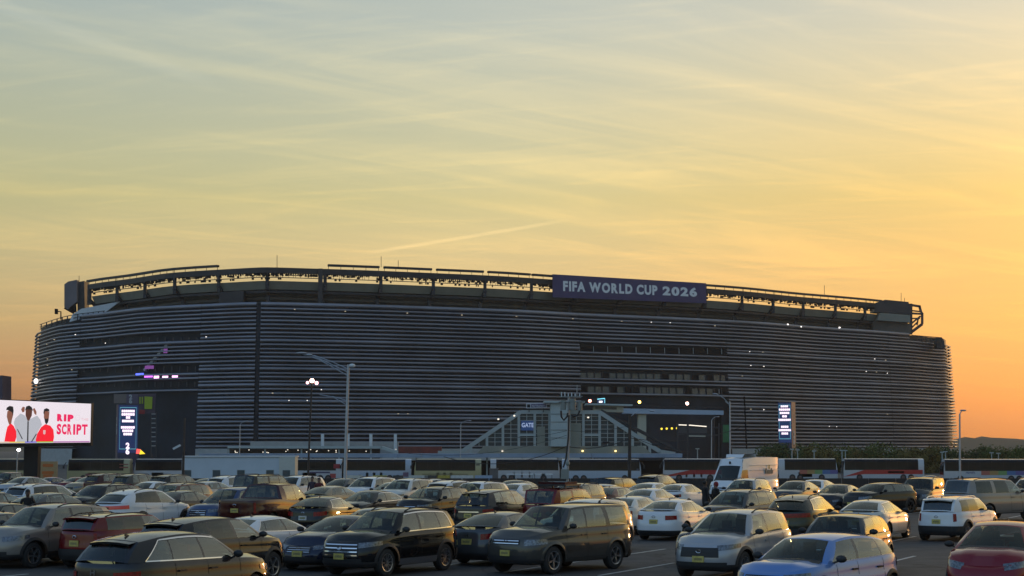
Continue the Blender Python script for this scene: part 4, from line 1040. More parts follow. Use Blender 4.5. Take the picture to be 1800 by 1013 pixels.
t, w2, h, zb, zt = pylon(1379, 707, 779, 410, 3.4, radians(-30), 'slim navy screen of white text lines rising from roadside trees by the louvred wall', 'right', [(.08, .56), (.165, .86), (.25, .72), (.335, .36), (.425, .94), (.60, .56), (.685, .94), (.77, .5)], True)
mark26(t, w2 * .8, h * .38, 3.2, M_e26, 'right', w2 + .05)
# gate dressing behind the left pylon
gd = lambda pts, Y, name, m_, label, cat: tag(prism(pts, Y, Y + .4).obj(name, m_), label, cat)
M_grn = mat('lime_banner', (.33, .42, .02), .6, var=.1)
gb = thing('gate_banner', 'patchwork banner with lime green and red blocks hanging over the stadium gate', 'banner', tuple(at_y(236, 760, 470)))
def gpart(pts, Y, name, m_): o = prism([p for p in pts], Y, Y + .2).obj(name, m_, gb); o.matrix_parent_inverse = Matrix.Translation(-Vector(gb.location)); return o
gpart([(200, 693), (222, 693), (222, 709), (200, 709)], 470, 'panel', mat('tan_banner', (.16, .13, .12), .6)); gpart([(222, 693), (242, 693), (242, 710), (222, 710)], 470.1, 'panel', mat('mauve_banner', (.10, .08, .13), .6)); gpart([(242, 693), (274, 692), (272, 727), (243, 727)], 470.2, 'panel', mat('dark_mauve', (.06, .04, .07), .6))
gpart([(254, 697), (268, 698), (267, 719), (254, 719)], 469.8, 'lime_panel', M_grn)
for x in (245, 249): gpart([(x, 698), (x + 2, 698), (x + 2, 710), (x, 710)], 469.9, 'lime_bar', M_grn)
gpart([(245, 720), (255, 721), (254, 728), (244, 728)], 469.7, 'red_panel', mat('red_banner', (.25, .015, .02), .6))
m26 = [text_mesh(c, 1., .05) for c in '26']
for c, yy in ((0, 702), (1, 709)):
    o = link('emblem_digit', m26[c], M_e26, gb); p = at_y(229.5, yy, 469.6) - Vector(gb.location); o.matrix_local = Matrix.Translation(p) @ Matrix.Rotation(radians(90), 4, 'X') @ Matrix.Diagonal((1.7, 1.75, 1, 1))
tr_ = thing('lattice_tower', 'thin grey lattice mast standing in the dark stadium gate', 'mast', tuple(at_y(270, 800, 465)))
def rel(par, mb, name, m_):
    o = mb.obj(name, m_, par); o.matrix_parent_inverse = Matrix.Translation(-Vector(par.location)); return o
for x in (265.5, 274.5): rel(tr_, MB().bar(at_y(x, 804, 465), at_y(x, 725, 465), .25, .25, (0, 1, 0)), 'leg', M_steel)
for k in range(8): rel(tr_, MB().bar(at_y(265.5, 728 + 8 * k, 465), at_y(274.5, 728 + 8 * k, 465), .22, .22), 'rung', M_conc)
sh = thing('colour_screen', 'small screen glowing red and yellow at the foot of a navy pylon', 'screen', tuple(at_y(244, 797, 396)))
rel(sh, prism([(240, 789), (247, 790), (245, 798), (239, 798)], 396, 396.3), 'red_field', emis('screen_hot', (1., .12, .1), 1.2)); rel(sh, prism([(247, 791), (255, 798), (245, 799)], 396, 396.3), 'yellow_field', emis('screen_yel', (1., .75, .03), 1.3)); rel(sh, MB().box(*(lambda p: (p.x - .1, p.x + .1, p.y, p.y + .2, gz(396), p.z))(at_y(246, 797, 396.4))), 'stand', M_blk)

# ------------------------------------------------------------------ station
M_gw = mat('pale_green_cladding', (.40, .46, .45), .6, var=.06, vscale=.6); M_fr = mat('station_frame', (.36, .40, .39), .6, var=.08); M_bg = mat('beige_wall', (.27, .27, .22), .8, var=.1, vscale=.4)
SY_ = 318.
st = thing('rail_station', 'pale trapezoid rail station with sloping stair roofs, glass walls and central tower', 'station', (at_y(1000, 800, SY_).x, SY_, gz(SY_)))
def sta(mb, n, m_, **k): return rel(st, mb, n, m_)
def sbar(a_, b_, w, n='frame_bar', m_=None, Y=SY_, h=None): return rel(st, MB().bar(at_y(*a_, Y), at_y(*b_, Y), w, h or w, (0, 1, 0)), n, m_ or M_fr)
sbar((803, 800), (916, 724), .75, 'sloping_beam', h=1.2); sbar((916, 724.5), (968, 724.5), .7, 'eaves_beam', h=1.0); sbar((998, 724.5), (1054, 725), .7, 'eaves_beam', h=1.0); sbar((1054, 725), (1160, 794), .75, 'sloping_beam', h=1.2); sbar((1160, 795), (1186, 799), .9, 'landing_slab', h=2.0); sbar((770, 797), (806, 798), .9, 'landing_slab', h=2.0)
prism([(968, 707), (998, 707), (998, 784), (968, 784)], SY_ - 2.5, SY_ + 2.5)
sta(prism([(968, 708), (999, 708), (999, 785), (968, 785)], SY_ - 2.6, SY_ + 3), 'stair_tower', M_gw)
for y in (728, 742, 756, 770): sbar((968, y), (999, y), .06, 'cladding_joint', M_steel, SY_ - 2.65)
sta(prism([(956, 705), (1028, 705), (1028, 708), (956, 708)], SY_ - 3.4, SY_ + 4), 'tower_roof', M_gw)
cols = [828, 856, 884, 912, 940, 966, 1001, 1025.5, 1054, 1082, 1112, 1142]
for x in cols:
    yt = 724 if 916 <= x <= 1054 else (724 + (916 - x) * 76 / 113 if x < 916 else 725 + (x - 1054) * 69 / 106)
    sbar((x, yt), (x, 784 if 850 < x < 1120 else 798), .48, 'column', Y=SY_ - .3)
for x0, x1 in zip(cols, cols[1:]):
    if x0 == 966: continue
    xm = (x0 + x1) / 2; yt = 724 if 916 <= xm <= 1054 else (724 + (916 - xm) * 76 / 113 if xm < 916 else 725 + (xm - 1054) * 69 / 106)
    f_ = lambda x: max(725, 724 + (916 - x) * 76 / 113 if x < 916 else (725 + (x - 1054) * 69 / 106 if x > 1054 else 725)) + 1
    sta(MB().face([at_y(x0 + 1, 784, SY_), at_y(x1 - 1, 784, SY_), at_y(x1 - 1, min(783, f_(x1)), SY_), at_y(x0 + 1, min(783, f_(x0)), SY_)]), 'glass_pane', mat('station_glass', (.035, .055, .065), .15, spec=.5, var=.6, vscale=.5))
    sbar((xm, yt + 2), (xm, 784), .12, 'glazing_bar', Y=SY_ - .15)
    y = 732
    while y < 783:
        if y > yt + 4: sbar((x0, y), (x1, y), .10, 'glazing_bar', Y=SY_ - .15)
        y += 7.5
for x0, x1, y0, y1 in ((944, 958, 750, 784), (1003, 1022, 744, 784)): sta(prism([(x0, y0), (x1, y0), (x1, y1), (x0, y1)], SY_ - .35, SY_ - .2), 'wall_panel', M_bg)
for x0, x1, y in ((912, 940, 765), (1026, 1054, 765)): sbar((x0, y), (x1, y), .35, 'landing_edge', M_gw, SY_ - .4)
sta(prism([(850, 784.5), (1130, 784.5), (1150, 801), (835, 801)], SY_ - 1.2, SY_ + 6), 'base_wall', M_bg)
sbar((1056, 722), (1200, 797), .5, 'rear_stair_roof', M_steel, SY_ + 4, 3.0)
sta(prism([(1030, 709), (1112, 711), (1112, 714), (1030, 712)], SY_ + 3, SY_ + 9), 'lift_lobby_roof', M_gw); sta(prism([(1044, 713), (1096, 714), (1096, 725), (1044, 724)], SY_ + 4, SY_ + 8), 'lift_lobby', mat('cream_panel', (.45, .43, .34), .7)); sta(prism([(1046, 715), (1084, 716), (1084, 720), (1046, 719)], SY_ + 3.9, SY_ + 4), 'lobby_window', M_win)
for x, y, m_ in ((876, 737, 0), (904, 731, 0), (1034, 734, 0), (883, 793, 0), (1024, 793, 1), (1082, 793, 1)):
    o = link('station_lamp', lamp_me, emis('lamp_yellow', (1., .8, .3), 3.) if m_ else emis('lamp_soft', (1., .9, .75), 1.3), st); o.matrix_parent_inverse = Matrix.Translation(-Vector(st.location)); o.location = at_y(x, y, SY_ - 1.6); o.scale = (.9, .9, .9)
sg = thing('station_sign', 'white framed station name sign reading NJ TRANSIT above a sloping stair roof', 'sign', tuple(at_y(943, 719, SY_ - 1)))
rel(sg, prism([(925, 709), (961, 708.5), (961, 717.5), (925, 718)], SY_ - 1, SY_ - .6), 'sign_panel', mat('sign_white', (.55, .55, .58), .5)); rel(sg, prism([(926.5, 711), (932, 711), (932, 716.5), (926.5, 716.5)], SY_ - 1.04, SY_ - 1), 'logo_square', M_blk); rel(sg, prism([(933.5, 710.5), (959.5, 710), (959.5, 716), (933.5, 716.5)], SY_ - 1.03, SY_ - 1), 'sign_field', mat('sign_mauve', (.10, .08, .16), .5))
me = text_mesh('NJ TRANSIT', .62, .01); o = link('lettering', me, mat('sign_white', (.55, .55, .58), .5), sg); o.matrix_local = Matrix.Translation(at_y(946.5, 715.3, SY_ - 1.06) - Vector(sg.location)) @ Matrix.Rotation(radians(90), 4, 'X') @ Matrix.Diagonal((.72, .78, 1, 1))
for x in (930, 955): rel(sg, MB().bar(at_y(x, 725, SY_ - .8), at_y(x, 717, SY_ - .8), .15, .15, (0, 1, 0)), 'post', M_steel)
gs = thing('gate_sign', 'blue lit sign reading GATE behind the station glass', 'sign', tuple(at_y(928, 752, SY_ - .5)))
rel(gs, prism([(916, 740), (938, 740), (938, 757), (916, 757)], SY_ - .45, SY_ - .3), 'sign_panel', emis('sign_blue', (.02, .08, .30), .35))
me = text_mesh('GATE', 1., .02); o = link('lettering', me, emis('sign_text', (.5, .65, 1.), .6), gs); o.matrix_local = Matrix.Translation(at_y(927.5, 751, SY_ - .5) - Vector(gs.location)) @ Matrix.Rotation(radians(90), 4, 'X') @ Matrix.Diagonal((.9, 1.1, 1, 1))
# platform canopy
pc = thing('platform_canopy', 'long low blue grey platform canopy roof in front of the station', 'canopy', (at_y(850, 800, 300).x, 300, gz(300)))
M_can = mat('blue_grey_roof', (.24, .31, .42), .45, metal=.3, var=.2, vscale=.25)
xs_ = [350, 520, 700, 741, 880, 1040, 1200]
for x0, x1 in zip(xs_, xs_[1:]): rel(pc, prism([(x0, 797.5), (x1 - .6, 797.5), (x1 - .6, 804.5), (x0, 804.5)], 300, 308), 'roof_panel', M_can)
for x in range(360, 1200, 62): rel(pc, MB().bar(at_y(x, 804, 303), Vector((at_y(x, 804, 303).x, 303, gz(303))), .25, .25, (0, 1, 0)), 'post', M_fr)
rel(pc, MB().box(at_y(352, 800, 309).x, at_y(1198, 800, 309).x, 309, 309.3, gz(309), gz(309) + 3.0), 'rear_wall', M_rec)
# plaza entrance canopy with bollards, in front of the stadium wall
pz_ = thing('entrance_canopy', 'low pale entrance canopy with downlights against the stadium foot', 'canopy', (at_y(530, 800, 440).x, 440, gz(440)))
for p_ in ([(400, 784), (671, 784.5), (671, 788.5), (400, 788)], [(671, 784.5), (711, 798), (708, 802), (668, 789)]): rel(pz_, prism(p_, 440, 446), 'roof_slab', M_gw)
rel(pz_, prism([(400, 788.5), (668, 789), (668, 812), (400, 812)], 447, 447.4), 'back_wall', mat('plaza_brown', (.06, .045, .032), .8, var=.4, vscale=.3))
for x in (402, 466, 530, 596, 652): rel(pz_, MB().bar(at_y(x, 788, 441), at_y(x, 812, 441), .4, .4, (0, 1, 0)), 'column', M_fr)
for k in range(24):
    o = link('downlight', lamp_me, emis('lamp_soft', (1., .9, .75), 1.3), pz_); o.matrix_parent_inverse = Matrix.Translation(-Vector(pz_.location)); o.location = at_y(random.uniform(405, 700), random.uniform(789.5, 797), 445); o.scale = (.7, .7, .7)
for x in (567, 612, 652, 695):
    b_ = tag(MB().bar(at_y(x, 812, 450), at_y(x, 763, 450), .75, .75, (0, 1, 0)).obj('entrance_pillar', M_white), 'square white pillar standing above the entrance canopy roof', 'pillar', 'white pillars behind the entrance canopy')
tag(prism([(440, 776), (700, 777), (700, 800), (440, 800)], 452, 454).obj('plaza_wall', M_conc), 'long plain concrete wall behind the white pillars at the stadium foot', 'wall')
tag(prism([(700, 785), (776, 785), (776, 802), (700, 802)], 430, 433).obj('red_kiosk', mat('red_kiosk', (.22, .03, .02), .6, col2=(.08, .02, .018), vscale=.5)), 'dark red kiosk between the entrance canopy and the station', 'kiosk')
# footbridge and gate on the right
fb = thing('footbridge', 'blue white footbridge band running from the station to the dark gate', 'footbridge', (at_y(1190, 800, 420).x, 420, gz(420)))
rel(fb, prism([(1096, 718), (1272, 722), (1272, 729.5), (1096, 727)], 420, 426), 'deck', mat('bridge_blue', (.34, .42, .52), .5, var=.1, vscale=.3)); rel(fb, prism([(1122, 727), (1136, 727), (1136, 800), (1122, 800)], 421, 425), 'pier', mat('cream_panel', (.45, .43, .34), .7)); rel(fb, prism([(1260, 729), (1268, 729), (1268, 812), (1260, 812)], 421, 425), 'pier', M_rec)
for x in range(1110, 1270, 14): rel(fb, MB().bar(at_y(x, 719, 420), at_y(x, 714, 420), .12, .12, (0, 1, 0)), 'handrail_post', M_steel)
rel(fb, MB().bar(at_y(1098, 712.5, 420), at_y(1271, 717, 420), .12, .12), 'handrail', M_steel)
gl = thing('gate_light', 'round red lit lamp over the station roof', 'lamp', tuple(at_y(1037, 705, 440)))
def glow(px, py, Y, r, m_, label, cat='lamp', group=None):
    t = tag(MB().ell((0, 0, 0), r, r, r, 12, 8).obj('gate_lamp', m_, smooth=60), label, cat, group); t.location = at_y(px, py, Y); return t
bpy.data.objects.remove(gl)
glow(1037, 705, 440, .40, M_lampr, 'round red glowing lamp in the dark opening above the station'); glow(1124, 707, 440, .38, emis('lamp_amber', (1., .65, .12), 8.), 'round amber glowing lamp in the dark opening above the footbridge'); glow(1208, 709.5, 440, .40, emis('lamp_peach', (1., .62, .5), 10.), 'round peach white glowing lamp above the footbridge')
for k in range(4): glow(1163 + k * 9, 754 - k * .3, 455, .28, emis('lamp_yellow_dim', (1., .75, .05), 1.6), 'small yellow lamp in a row inside the dark right gate', group='yellow gate lamps')
bs = thing('blue_screen', 'small screen with cyan outline in the dark opening beside the red lamp', 'screen', tuple(at_y(1057, 707, 445)))
rel(bs, prism([(1050, 700), (1063, 700), (1063, 709), (1050, 709)], 445, 445.3), 'screen_field', emis('screen_navy', (.006, .018, .085), 1.)); rel(bs, MB().bar(at_y(1050, 702, 444.9), at_y(1063, 700.5, 444.9), .12, .22), 'screen_border', emis('screen_cy2', (.2, .7, .85), 1.5)); rel(bs, MB().bar(at_y(1063, 700.5, 444.9), at_y(1063, 709, 444.9), .12, .15, (0, 1, 0)), 'screen_border', emis('screen_cy2', (.2, .7, .85), 1.5)); rel(bs, prism([(1053, 705), (1059, 705), (1059, 708), (1053, 708)], 444.8, 444.9), 'screen_text', emis('screen_wh', (.9, .95, 1.), 2.))
tp_ = thing('entry_gantry', 'grey steel entry gantry with lit rails inside the dark right gate', 'gantry', tuple(at_y(1215, 800, 415)))
for x in (1191, 1209, 1264): rel(tp_, MB().bar(at_y(x, 808, 415), at_y(x, 744, 415), .35, .35, (0, 1, 0)), 'post', M_steel)
for y0, y1 in ((748, 752), (764, 765)): rel(tp_, MB().bar(at_y(1191, y0, 415), at_y(1264, y1, 415), .3, .3), 'beam', M_steel)
rel(tp_, prism([(1193, 750), (1207, 750), (1207, 762), (1193, 762)], 415.1, 415.3), 'panel', mat('grey_mesh', (.06, .06, .065), .7)); rel(tp_, prism([(1211, 751), (1243, 752), (1243, 762), (1211, 762)], 415.1, 415.3), 'panel', mat('grey_mesh', (.06, .06, .065), .7))
rel(tp_, MB().bar(at_y(1193, 747, 414.8), at_y(1207, 747.5, 414.8), .2, .22), 'light_strip', emis('lamp_soft', (1., .9, .75), 1.3)); rel(tp_, MB().bar(at_y(1211, 747.5, 414.8), at_y(1242, 750, 414.8), .2, .22), 'light_strip', emis('lamp_soft', (1., .9, .75), 1.3)); rel(tp_, MB().bar(at_y(1211, 766.5, 414.8), at_y(1240, 767, 414.8), .2, .3), 'lit_lettering', mat('cream_panel', (.45, .43, .34), .7))
tag(prism([(1271, 747), (1283, 747), (1283, 778), (1271, 778)], 418, 418.4).obj('green_sign', mat('green_sign', (.02, .16, .05), .5, var=.3, vscale=1.)), 'tall green hanging sign at the right edge of the dark gate', 'sign')

# ------------------------------------------------------------------ trailer, buses
def bus(px0, px1, Y, label, base, stripe=None, face=-1, top=None, group='coaches parked along the platform', marks=(), low=None):
    """coach seen from its side; +X local = right in the picture"""
    z0 = gz(Y) + .0; xa, xb = at_y(px0, 800, Y).x, at_y(px1, 800, Y).x; Lb = xb - xa; t = thing('coach', label, 'bus', ((xa + xb) / 2, Y, z0), 0, group); a_ = Lb / 2; Hh = 3.5; w = 2.5
    sgn = face      # -1: front at left
    n = 10; rows = []
    prof = [(0., .32), (.0, 1.0), (.02, 2.0), (.06, 3.0), (.22, 3.38), (.6, Hh), (1.25, Hh + .03)]
    mb = MB(); bow = lambda z: .30 * max(0, (z - 1.2) / 2.2) ** 2
    for k in range(n + 1):
        f = k / n; r = []
        for d_, z in prof:
            x = lerp(-a_, a_, f)
            if sgn < 0 and k == 0: x += bow(z) + .02
            if sgn > 0 and k == n: x -= bow(z) + .02
            r.append((x, d_, z))
        rows.append(r)
    mb.grid(rows, True)
    mb.grid([[(x, w - y, z) for x, y, z in r] for r in rows])
    for r, fl in ((rows[0], False), (rows[-1], True)):
        c = [(x, y, z) for x, y, z in r] + [(x, w - y, z) for x, y, z in reversed(r)]; mb.face(c if fl else c[::-1])
    m_b = paint('coach_' + base[0], base[1], .05, .45); mb.obj('body', m_b, t, smooth=40)
    wn = MB(); x0, x1 = (-a_ + (.25 if sgn < 0 else .95), a_ - (.95 if sgn < 0 else .25)); np_ = max(4, int(Lb / 1.8))
    MB().grid([[(x0 - .02, -.004, 1.68), (x0 - .02, .012, 2.05), (x0 - .02, .042, 3.02), (x0 - .02, .205, 3.37), (x0 - .02, .42, 3.455)], [(x1 + .02, -.004, 1.68), (x1 + .02, .012, 2.05), (x1 + .02, .042, 3.02), (x1 + .02, .205, 3.37), (x1 + .02, .42, 3.455)]], True).obj('window_band', M_dark, t)
    for k in range(np_):
        p0, p1 = lerp(x0, x1, k / np_) + .008, lerp(x0, x1, (k + 1) / np_) - .008
        MB().grid([[(p0, -.012, 1.72), (p0, .005, 2.05), (p0, .035, 3.02), (p0, .195, 3.38)], [(p1, -.012, 1.72), (p1, .005, 2.05), (p1, .035, 3.02), (p1, .195, 3.38)]], True).obj('window', mat('coach_glass', (.008, .008, .010), .10, spec=.22, var=.3, vscale=.6), t)
    fx = -a_ if sgn < 0 else a_
    MB().grid([[(fx + sgn * (.03 - bow(1.1)), .15, 1.1), (fx + sgn * (.03 - bow(2.2)), .15, 2.2), (fx + sgn * (.03 - bow(3.1)), .2, 3.1)], [(fx + sgn * (.03 - bow(1.1)), w - .15, 1.1), (fx + sgn * (.03 - bow(2.2)), w - .15, 2.2), (fx + sgn * (.03 - bow(3.1)), w - .2, 3.1)]]).obj('windshield', mat('coach_glass', (.008, .008, .010), .10, spec=.22, var=.3, vscale=.6), t)
    for xw in (fx - sgn * 2.6, -fx + sgn * 3.4, -fx + sgn * 2.15):
        MB().tube([(xw, -.02, .5), (xw, .30, .5)], .50, 16).obj('wheel', M_tyre, t)
        link('hub', MB().tube([(xw, -.035, .5), (xw, -.02, .5)], .27, 12).mesh('hub'), mat('hub_brown', (.12, .07, .06), .5), t)
    for k in range(4):
        x = lerp(-a_ + 3.2, a_ - 4.2, k / 3); MB().box(x - .75, x + .75, -.008, .0, .55, 1.35).obj('luggage_door', m_b, t)
    if stripe:
        for (f0, f1, z0_, z1_, z2_, z3_, c) in stripe:
            X0, X1 = lerp(-a_, a_, f0), lerp(-a_, a_, f1)
            MB().face([(X0, -.016, z0_), (X1, -.016, z2_), (X1, -.016, z3_), (X0, -.016, z1_)]).obj('livery_stripe', mat('livery_%02d%02d%02d' % tuple(int(q * 99) for q in c), c, .45), t)
    for txt, f, z, s_, c in marks:
        me = text_mesh(txt, s_, .01); o = link('lettering', me, mat('livery_text', c, .5), t); o.matrix_local = Matrix.Translation((lerp(-a_, a_, f), -.03, z)) @ Matrix.Rotation(radians(90), 4, 'X')
    MB().box(-fx - .2 if sgn < 0 else -fx, -fx if sgn < 0 else -fx + .2, .3, w - .3, .5, 1.0).obj('rear_bumper', M_dark, t)
    for yy in (0.0,):
        MB().bar((fx + sgn * .1, -.05, 3.0), (fx + sgn * .45, -.2, 2.4), .1, .1).bar((fx + sgn * .45, -.2, 2.5), (fx + sgn * .45, -.2, 2.0), .25, .2).obj('coach_mirror', M_dark, t)
    return t
WHT = ('white', (.52, .53, .55)); CRM = ('cream', (.40, .36, .19)); BLW = ('bluewhite', (.42, .49, .58)); BLK = ('black', (.02, .02, .022))
RAIN = lambda a_, b_: [(lerp(a_, b_, k / 5), lerp(a_, b_, (k + 1) / 5), 1.05, 1.70, 1.05, 1.70, c) for k, c in enumerate(((.42, .12, .08), (.40, .24, .08), (.18, .30, .10), (.08, .16, .34), (.12, .10, .28)))]
bus(-50, 52, 272, 'cream coach partly behind the black billboard post', CRM, face=1)
bus(118, 228, 270, 'cream coach with a bare rear panel beside the orange lettered panel', CRM, [(.84, .98, 2.1, 2.3, 2.1, 2.3, (.22, .05, .04)), (.84, .98, 2.6, 2.75, 2.6, 2.75, (.22, .05, .04)), (.3, .7, .9, 1.2, .9, 1.2, (.24, .08, .08))], -1)
bus(236, 330, 272, 'white coach with dark speckled livery beside the long white site trailer', WHT, [(.1, .9, .4, .7, .4, 1.0, (.10, .12, .15))], -1)
bus(498, 601, 272, 'white coach with red and blue lettering just right of the white trailer', WHT, [(.86, .97, 2.0, 2.7, 2.0, 2.7, (.30, .02, .03)), (.45, .8, 1.25, 1.5, 1.25, 1.5, (.06, .05, .12)), (.80, .90, .5, 1.2, .5, 1.2, (.4, .06, .05))], -1)
bus(604, 723, 272, 'pale blue coach with a white ladder frame at its rear', BLW, [(.88, .96, .7, 1.4, .7, 1.4, (.18, .10, .16))], -1)
bus(728, 846, 270, 'yellow cream coach parked below the left station stair', CRM, [(.12, .8, 1.05, 1.2, 1.05, 1.2, (.22, .18, .08)), (.92, .98, 2.5, 2.7, 2.5, 2.7, (.06, .05, .03))], -1)
bus(862, 984, 274, 'white coach with rounded dark window band left of the transformer pole', WHT, None, 1)
bus(988, 1127, 270, 'blue white coach with rounded tail between the two utility poles', BLW, [(.94, .97, 1.7, 2.0, 1.7, 2.0, (.04, .05, .08))], 1)
bus(1165, 1285, 276, 'dark windowed coach with red wedge livery behind the white van', WHT, [(0.0, .4, .6, .75, 1.0, 1.70, (.42, .03, .02)), (.4, 1., 1.0, 1.70, 1.0, 1.70, (.34, .02, .02))], -1)
bus(1369, 1472, 278, 'white coach with rainbow stripe right behind the white van', WHT, RAIN(.35, 1.), 1)
bus(1482, 1624, 278, 'white coach with a broad bright red band below the windows', WHT, [(0.0, .26, .6, .62, 1.02, 1.70, (.45, .03, .02)), (.26, .98, 1.02, 1.70, 1.02, 1.70, (.45, .03, .02)), (.55, .75, 1.2, 1.5, 1.2, 1.5, (.10, .04, .03))], -1)
bus(1658, 1815, 266, 'white coach with fading rainbow band and script lettering by the roadside lamp post', WHT, RAIN(.42, .9), -1, marks=[('Harrell\'s', .30, 1.3, .42, (.06, .08, .2))])
op = tag(MB().box(-1.4, 1.4, 0, .25, .3, 3.2).obj('orange_panel', mat('tan_sign', (.42, .27, .12), .6, var=.15)), 'tan board with orange lettering beside the black billboard post', 'sign'); op.location = (at_y(85, 800, 262).x, 262, gz(262))
for z, w_ in ((2.6, 1.6), (1.5, 1.8), (1.0, 1.4)): MB().box(-w_ / 2, w_ / 2, -.04, -.01, z - .22, z + .22).obj('orange_band', mat('orange_print', (.55, .14, .02), .6), op)
for x in (-1., 1.): MB().box(x - .08, x + .08, .05, .2, 0, .3).obj('post', M_steel, op)
# site trailer
tl = thing('site_trailer', 'long white windowed site trailer behind the car park', 'trailer', (at_y(420, 830, 238).x, 238, gz(238)))
xa, xb = at_y(322, 800, 238).x - tl.location.x, at_y(519, 800, 238).x - tl.location.x
ztl = at_y(420, 803.5, 238).z - gz(238)
M_trl = mat('trailer_white', (.50, .58, .64), .5, var=.06, vscale=.5)
MB().box(xa, xb - 2.2, 0, 3.2, .7, ztl).obj('body', M_trl, tl); MB().box(xb - 2.2, xb, -.15, 3.0, .7, ztl).obj('end_cabin', mat('trailer_cream', (.50, .52, .47), .5, var=.06), tl)
MB().box(xa - .1, xb + .1, -.2, 3.3, ztl, ztl + .16).obj('roof', M_white, tl); MB().box(xa + .2, xb - .2, .1, 3.0, 0, .7).obj('skirt', M_rec, tl)
for px in (330, 381, 424, 475, 504):
    x = at_y(px, 800, 238).x - tl.location.x; y_ = -.2 if px == 504 else -.05; z = 1.75
    w_ = MB().box(x - .5, x + .5, y_, y_ + .08, z - .42, z + .42).obj('window', mat('trailer_window', (.06, .09, .10), .15, spec=.5), tl); MB().box(x - .56, x + .56, y_ + .02, y_ + .12, z - .48, z + .48).obj('window_frame', M_fr, w_)
ac = thing('generator', 'small white wheeled generator parked before the trailer', 'generator', (at_y(430, 830, 225).x, 225, gz(225)))
MB().box(-.8, .8, 0, 1.2, .5, 1.5).obj('casing', M_white, ac); MB().box(-.9, .9, -.1, 1.3, 1.5, 1.62).obj('lid', M_white, ac); MB().tube([(.75, -.2, .75), (.75, 0, .75)], .5, 12).obj('spare_wheel', M_tyre, ac)
for x in (-.5, .4): MB().tube([(x, -.1, .28), (x, .1, .28)], .28, 12).obj('wheel', M_tyre, ac)
tag(MB().box(-1.0, 1.0, 0, 1.0, 0, 1.4).box(-.9, .9, .1, .9, 1.4, 1.6).obj('dumpster', M_dark), 'dark domed bin beside the white trailer end', 'bin').location = (at_y(535, 830, 215).x, 215, gz(215))

# ------------------------------------------------------------------ barriers
M_bar = mat('dark_barrier', (.030, .024, .022), .8, var=.35, vscale=.6)
bme = MB()
prof = [(-.3, 0), (-.28, .2), (-.12, .4), (-.09, 1.05), (.09, 1.05), (.12, .4), (.28, .2), (.3, 0)]
bme.grid([[(x, y, z) for y, z in prof] for x in (-1.46, 1.46)], True)
for x, fl in ((-1.46, 0), (1.46, 1)): bme.face([(x, y, z) for y, z in (prof if fl else prof[::-1])])
bmesh_ = bme.mesh('barrier')
x = at_y(360, 800, 190).x; n = 0
while x < at_y(1830, 800, 190).x:
    o = tag(link('road_barrier', bmesh_, M_bar), 'dark stained concrete barrier segment in the line behind the last car row', 'barrier', 'concrete barriers behind the car park'); o.location = (x, 190 + random.uniform(-.04, .04), gz(190)); o.scale = (1, 1, 1.30); x += 3.0
for px, c, w_ in ((622, (.55, .53, .45), 2.0), (668, (.40, .35, .06), 1.6), (735, (.5, .5, .46), 2.2), (780, (.42, .33, .05), 1.4), (812, (.55, .55, .52), 2.6), (700, (.05, .05, .05), 1.2), (850, (.30, .38, .5), 2.0), (757, (.06, .05, .045), 1.4)):
    o = tag(link('water_barrier', bmesh_, mat('plastic_%d' % px, c, .5, var=.15)), {622: 'off white plastic barrier right of the tall double arm lamp post', 668: 'yellow plastic barrier below the pale blue coach', 735: 'white plastic barrier below the yellow cream coach front', 780: 'mustard yellow plastic barrier below the yellow cream coach', 812: 'long white plastic barrier below the yellow cream coach tail', 700: 'black plastic barrier below the ladder frame of the pale blue coach', 850: 'blue plastic barrier below the yellow cream coach tail end', 757: 'dark brown plastic barrier below the yellow cream coach'}[px], 'barrier')
    o.location = (at_y(px, 830, 196).x, 196, gz(196)); o.scale = (w_ / 2.92, 1, 1.62)
for px, py0, w_ in ((868, 819, 2.0),):
    tag(MB().box(-w_ / 4, w_ / 4, 0, .8, 0, 2.4).box(-w_ / 4 - .05, w_ / 4 + .05, -.05, .85, 2.4, 2.5).obj('utility_cabinet', mat('grey_brown', (.13, .12, .115), .7, var=.15)), 'tall grey utility cabinet behind the dark barrier line', 'cabinet').location = (at_y(px, 830, 198).x, 198, gz(198))
for px, w_, c in ((915, 3.0, 'golf cart row under a white canopy behind the barrier'), (948, 1.2, 'small cart with white roof left of the transformer pole'), (962, 1.2, 'small cart with white roof touching the transformer pole')):
    t = thing('utility_cart', c, 'cart', (at_y(px, 830, 200).x, 200, gz(200)))
    MB().box(-w_ * .55, w_ * .55, 0, 1.2, 1.75, 1.88).obj('canopy', M_white, t); MB().box(-w_ / 2, w_ / 2, .1, 1.1, .3, .95).obj('body', M_dark, t)
    for x in (-w_ * .45, w_ * .45): MB().box(x - .03, x + .03, .1, .16, .9, 1.78).obj('post', M_steel, t)
    for x in (-w_ * .35, w_ * .35): MB().tube([(x, -.02, .28), (x, .15, .28)], .28, 10).obj('wheel', M_tyre, t)

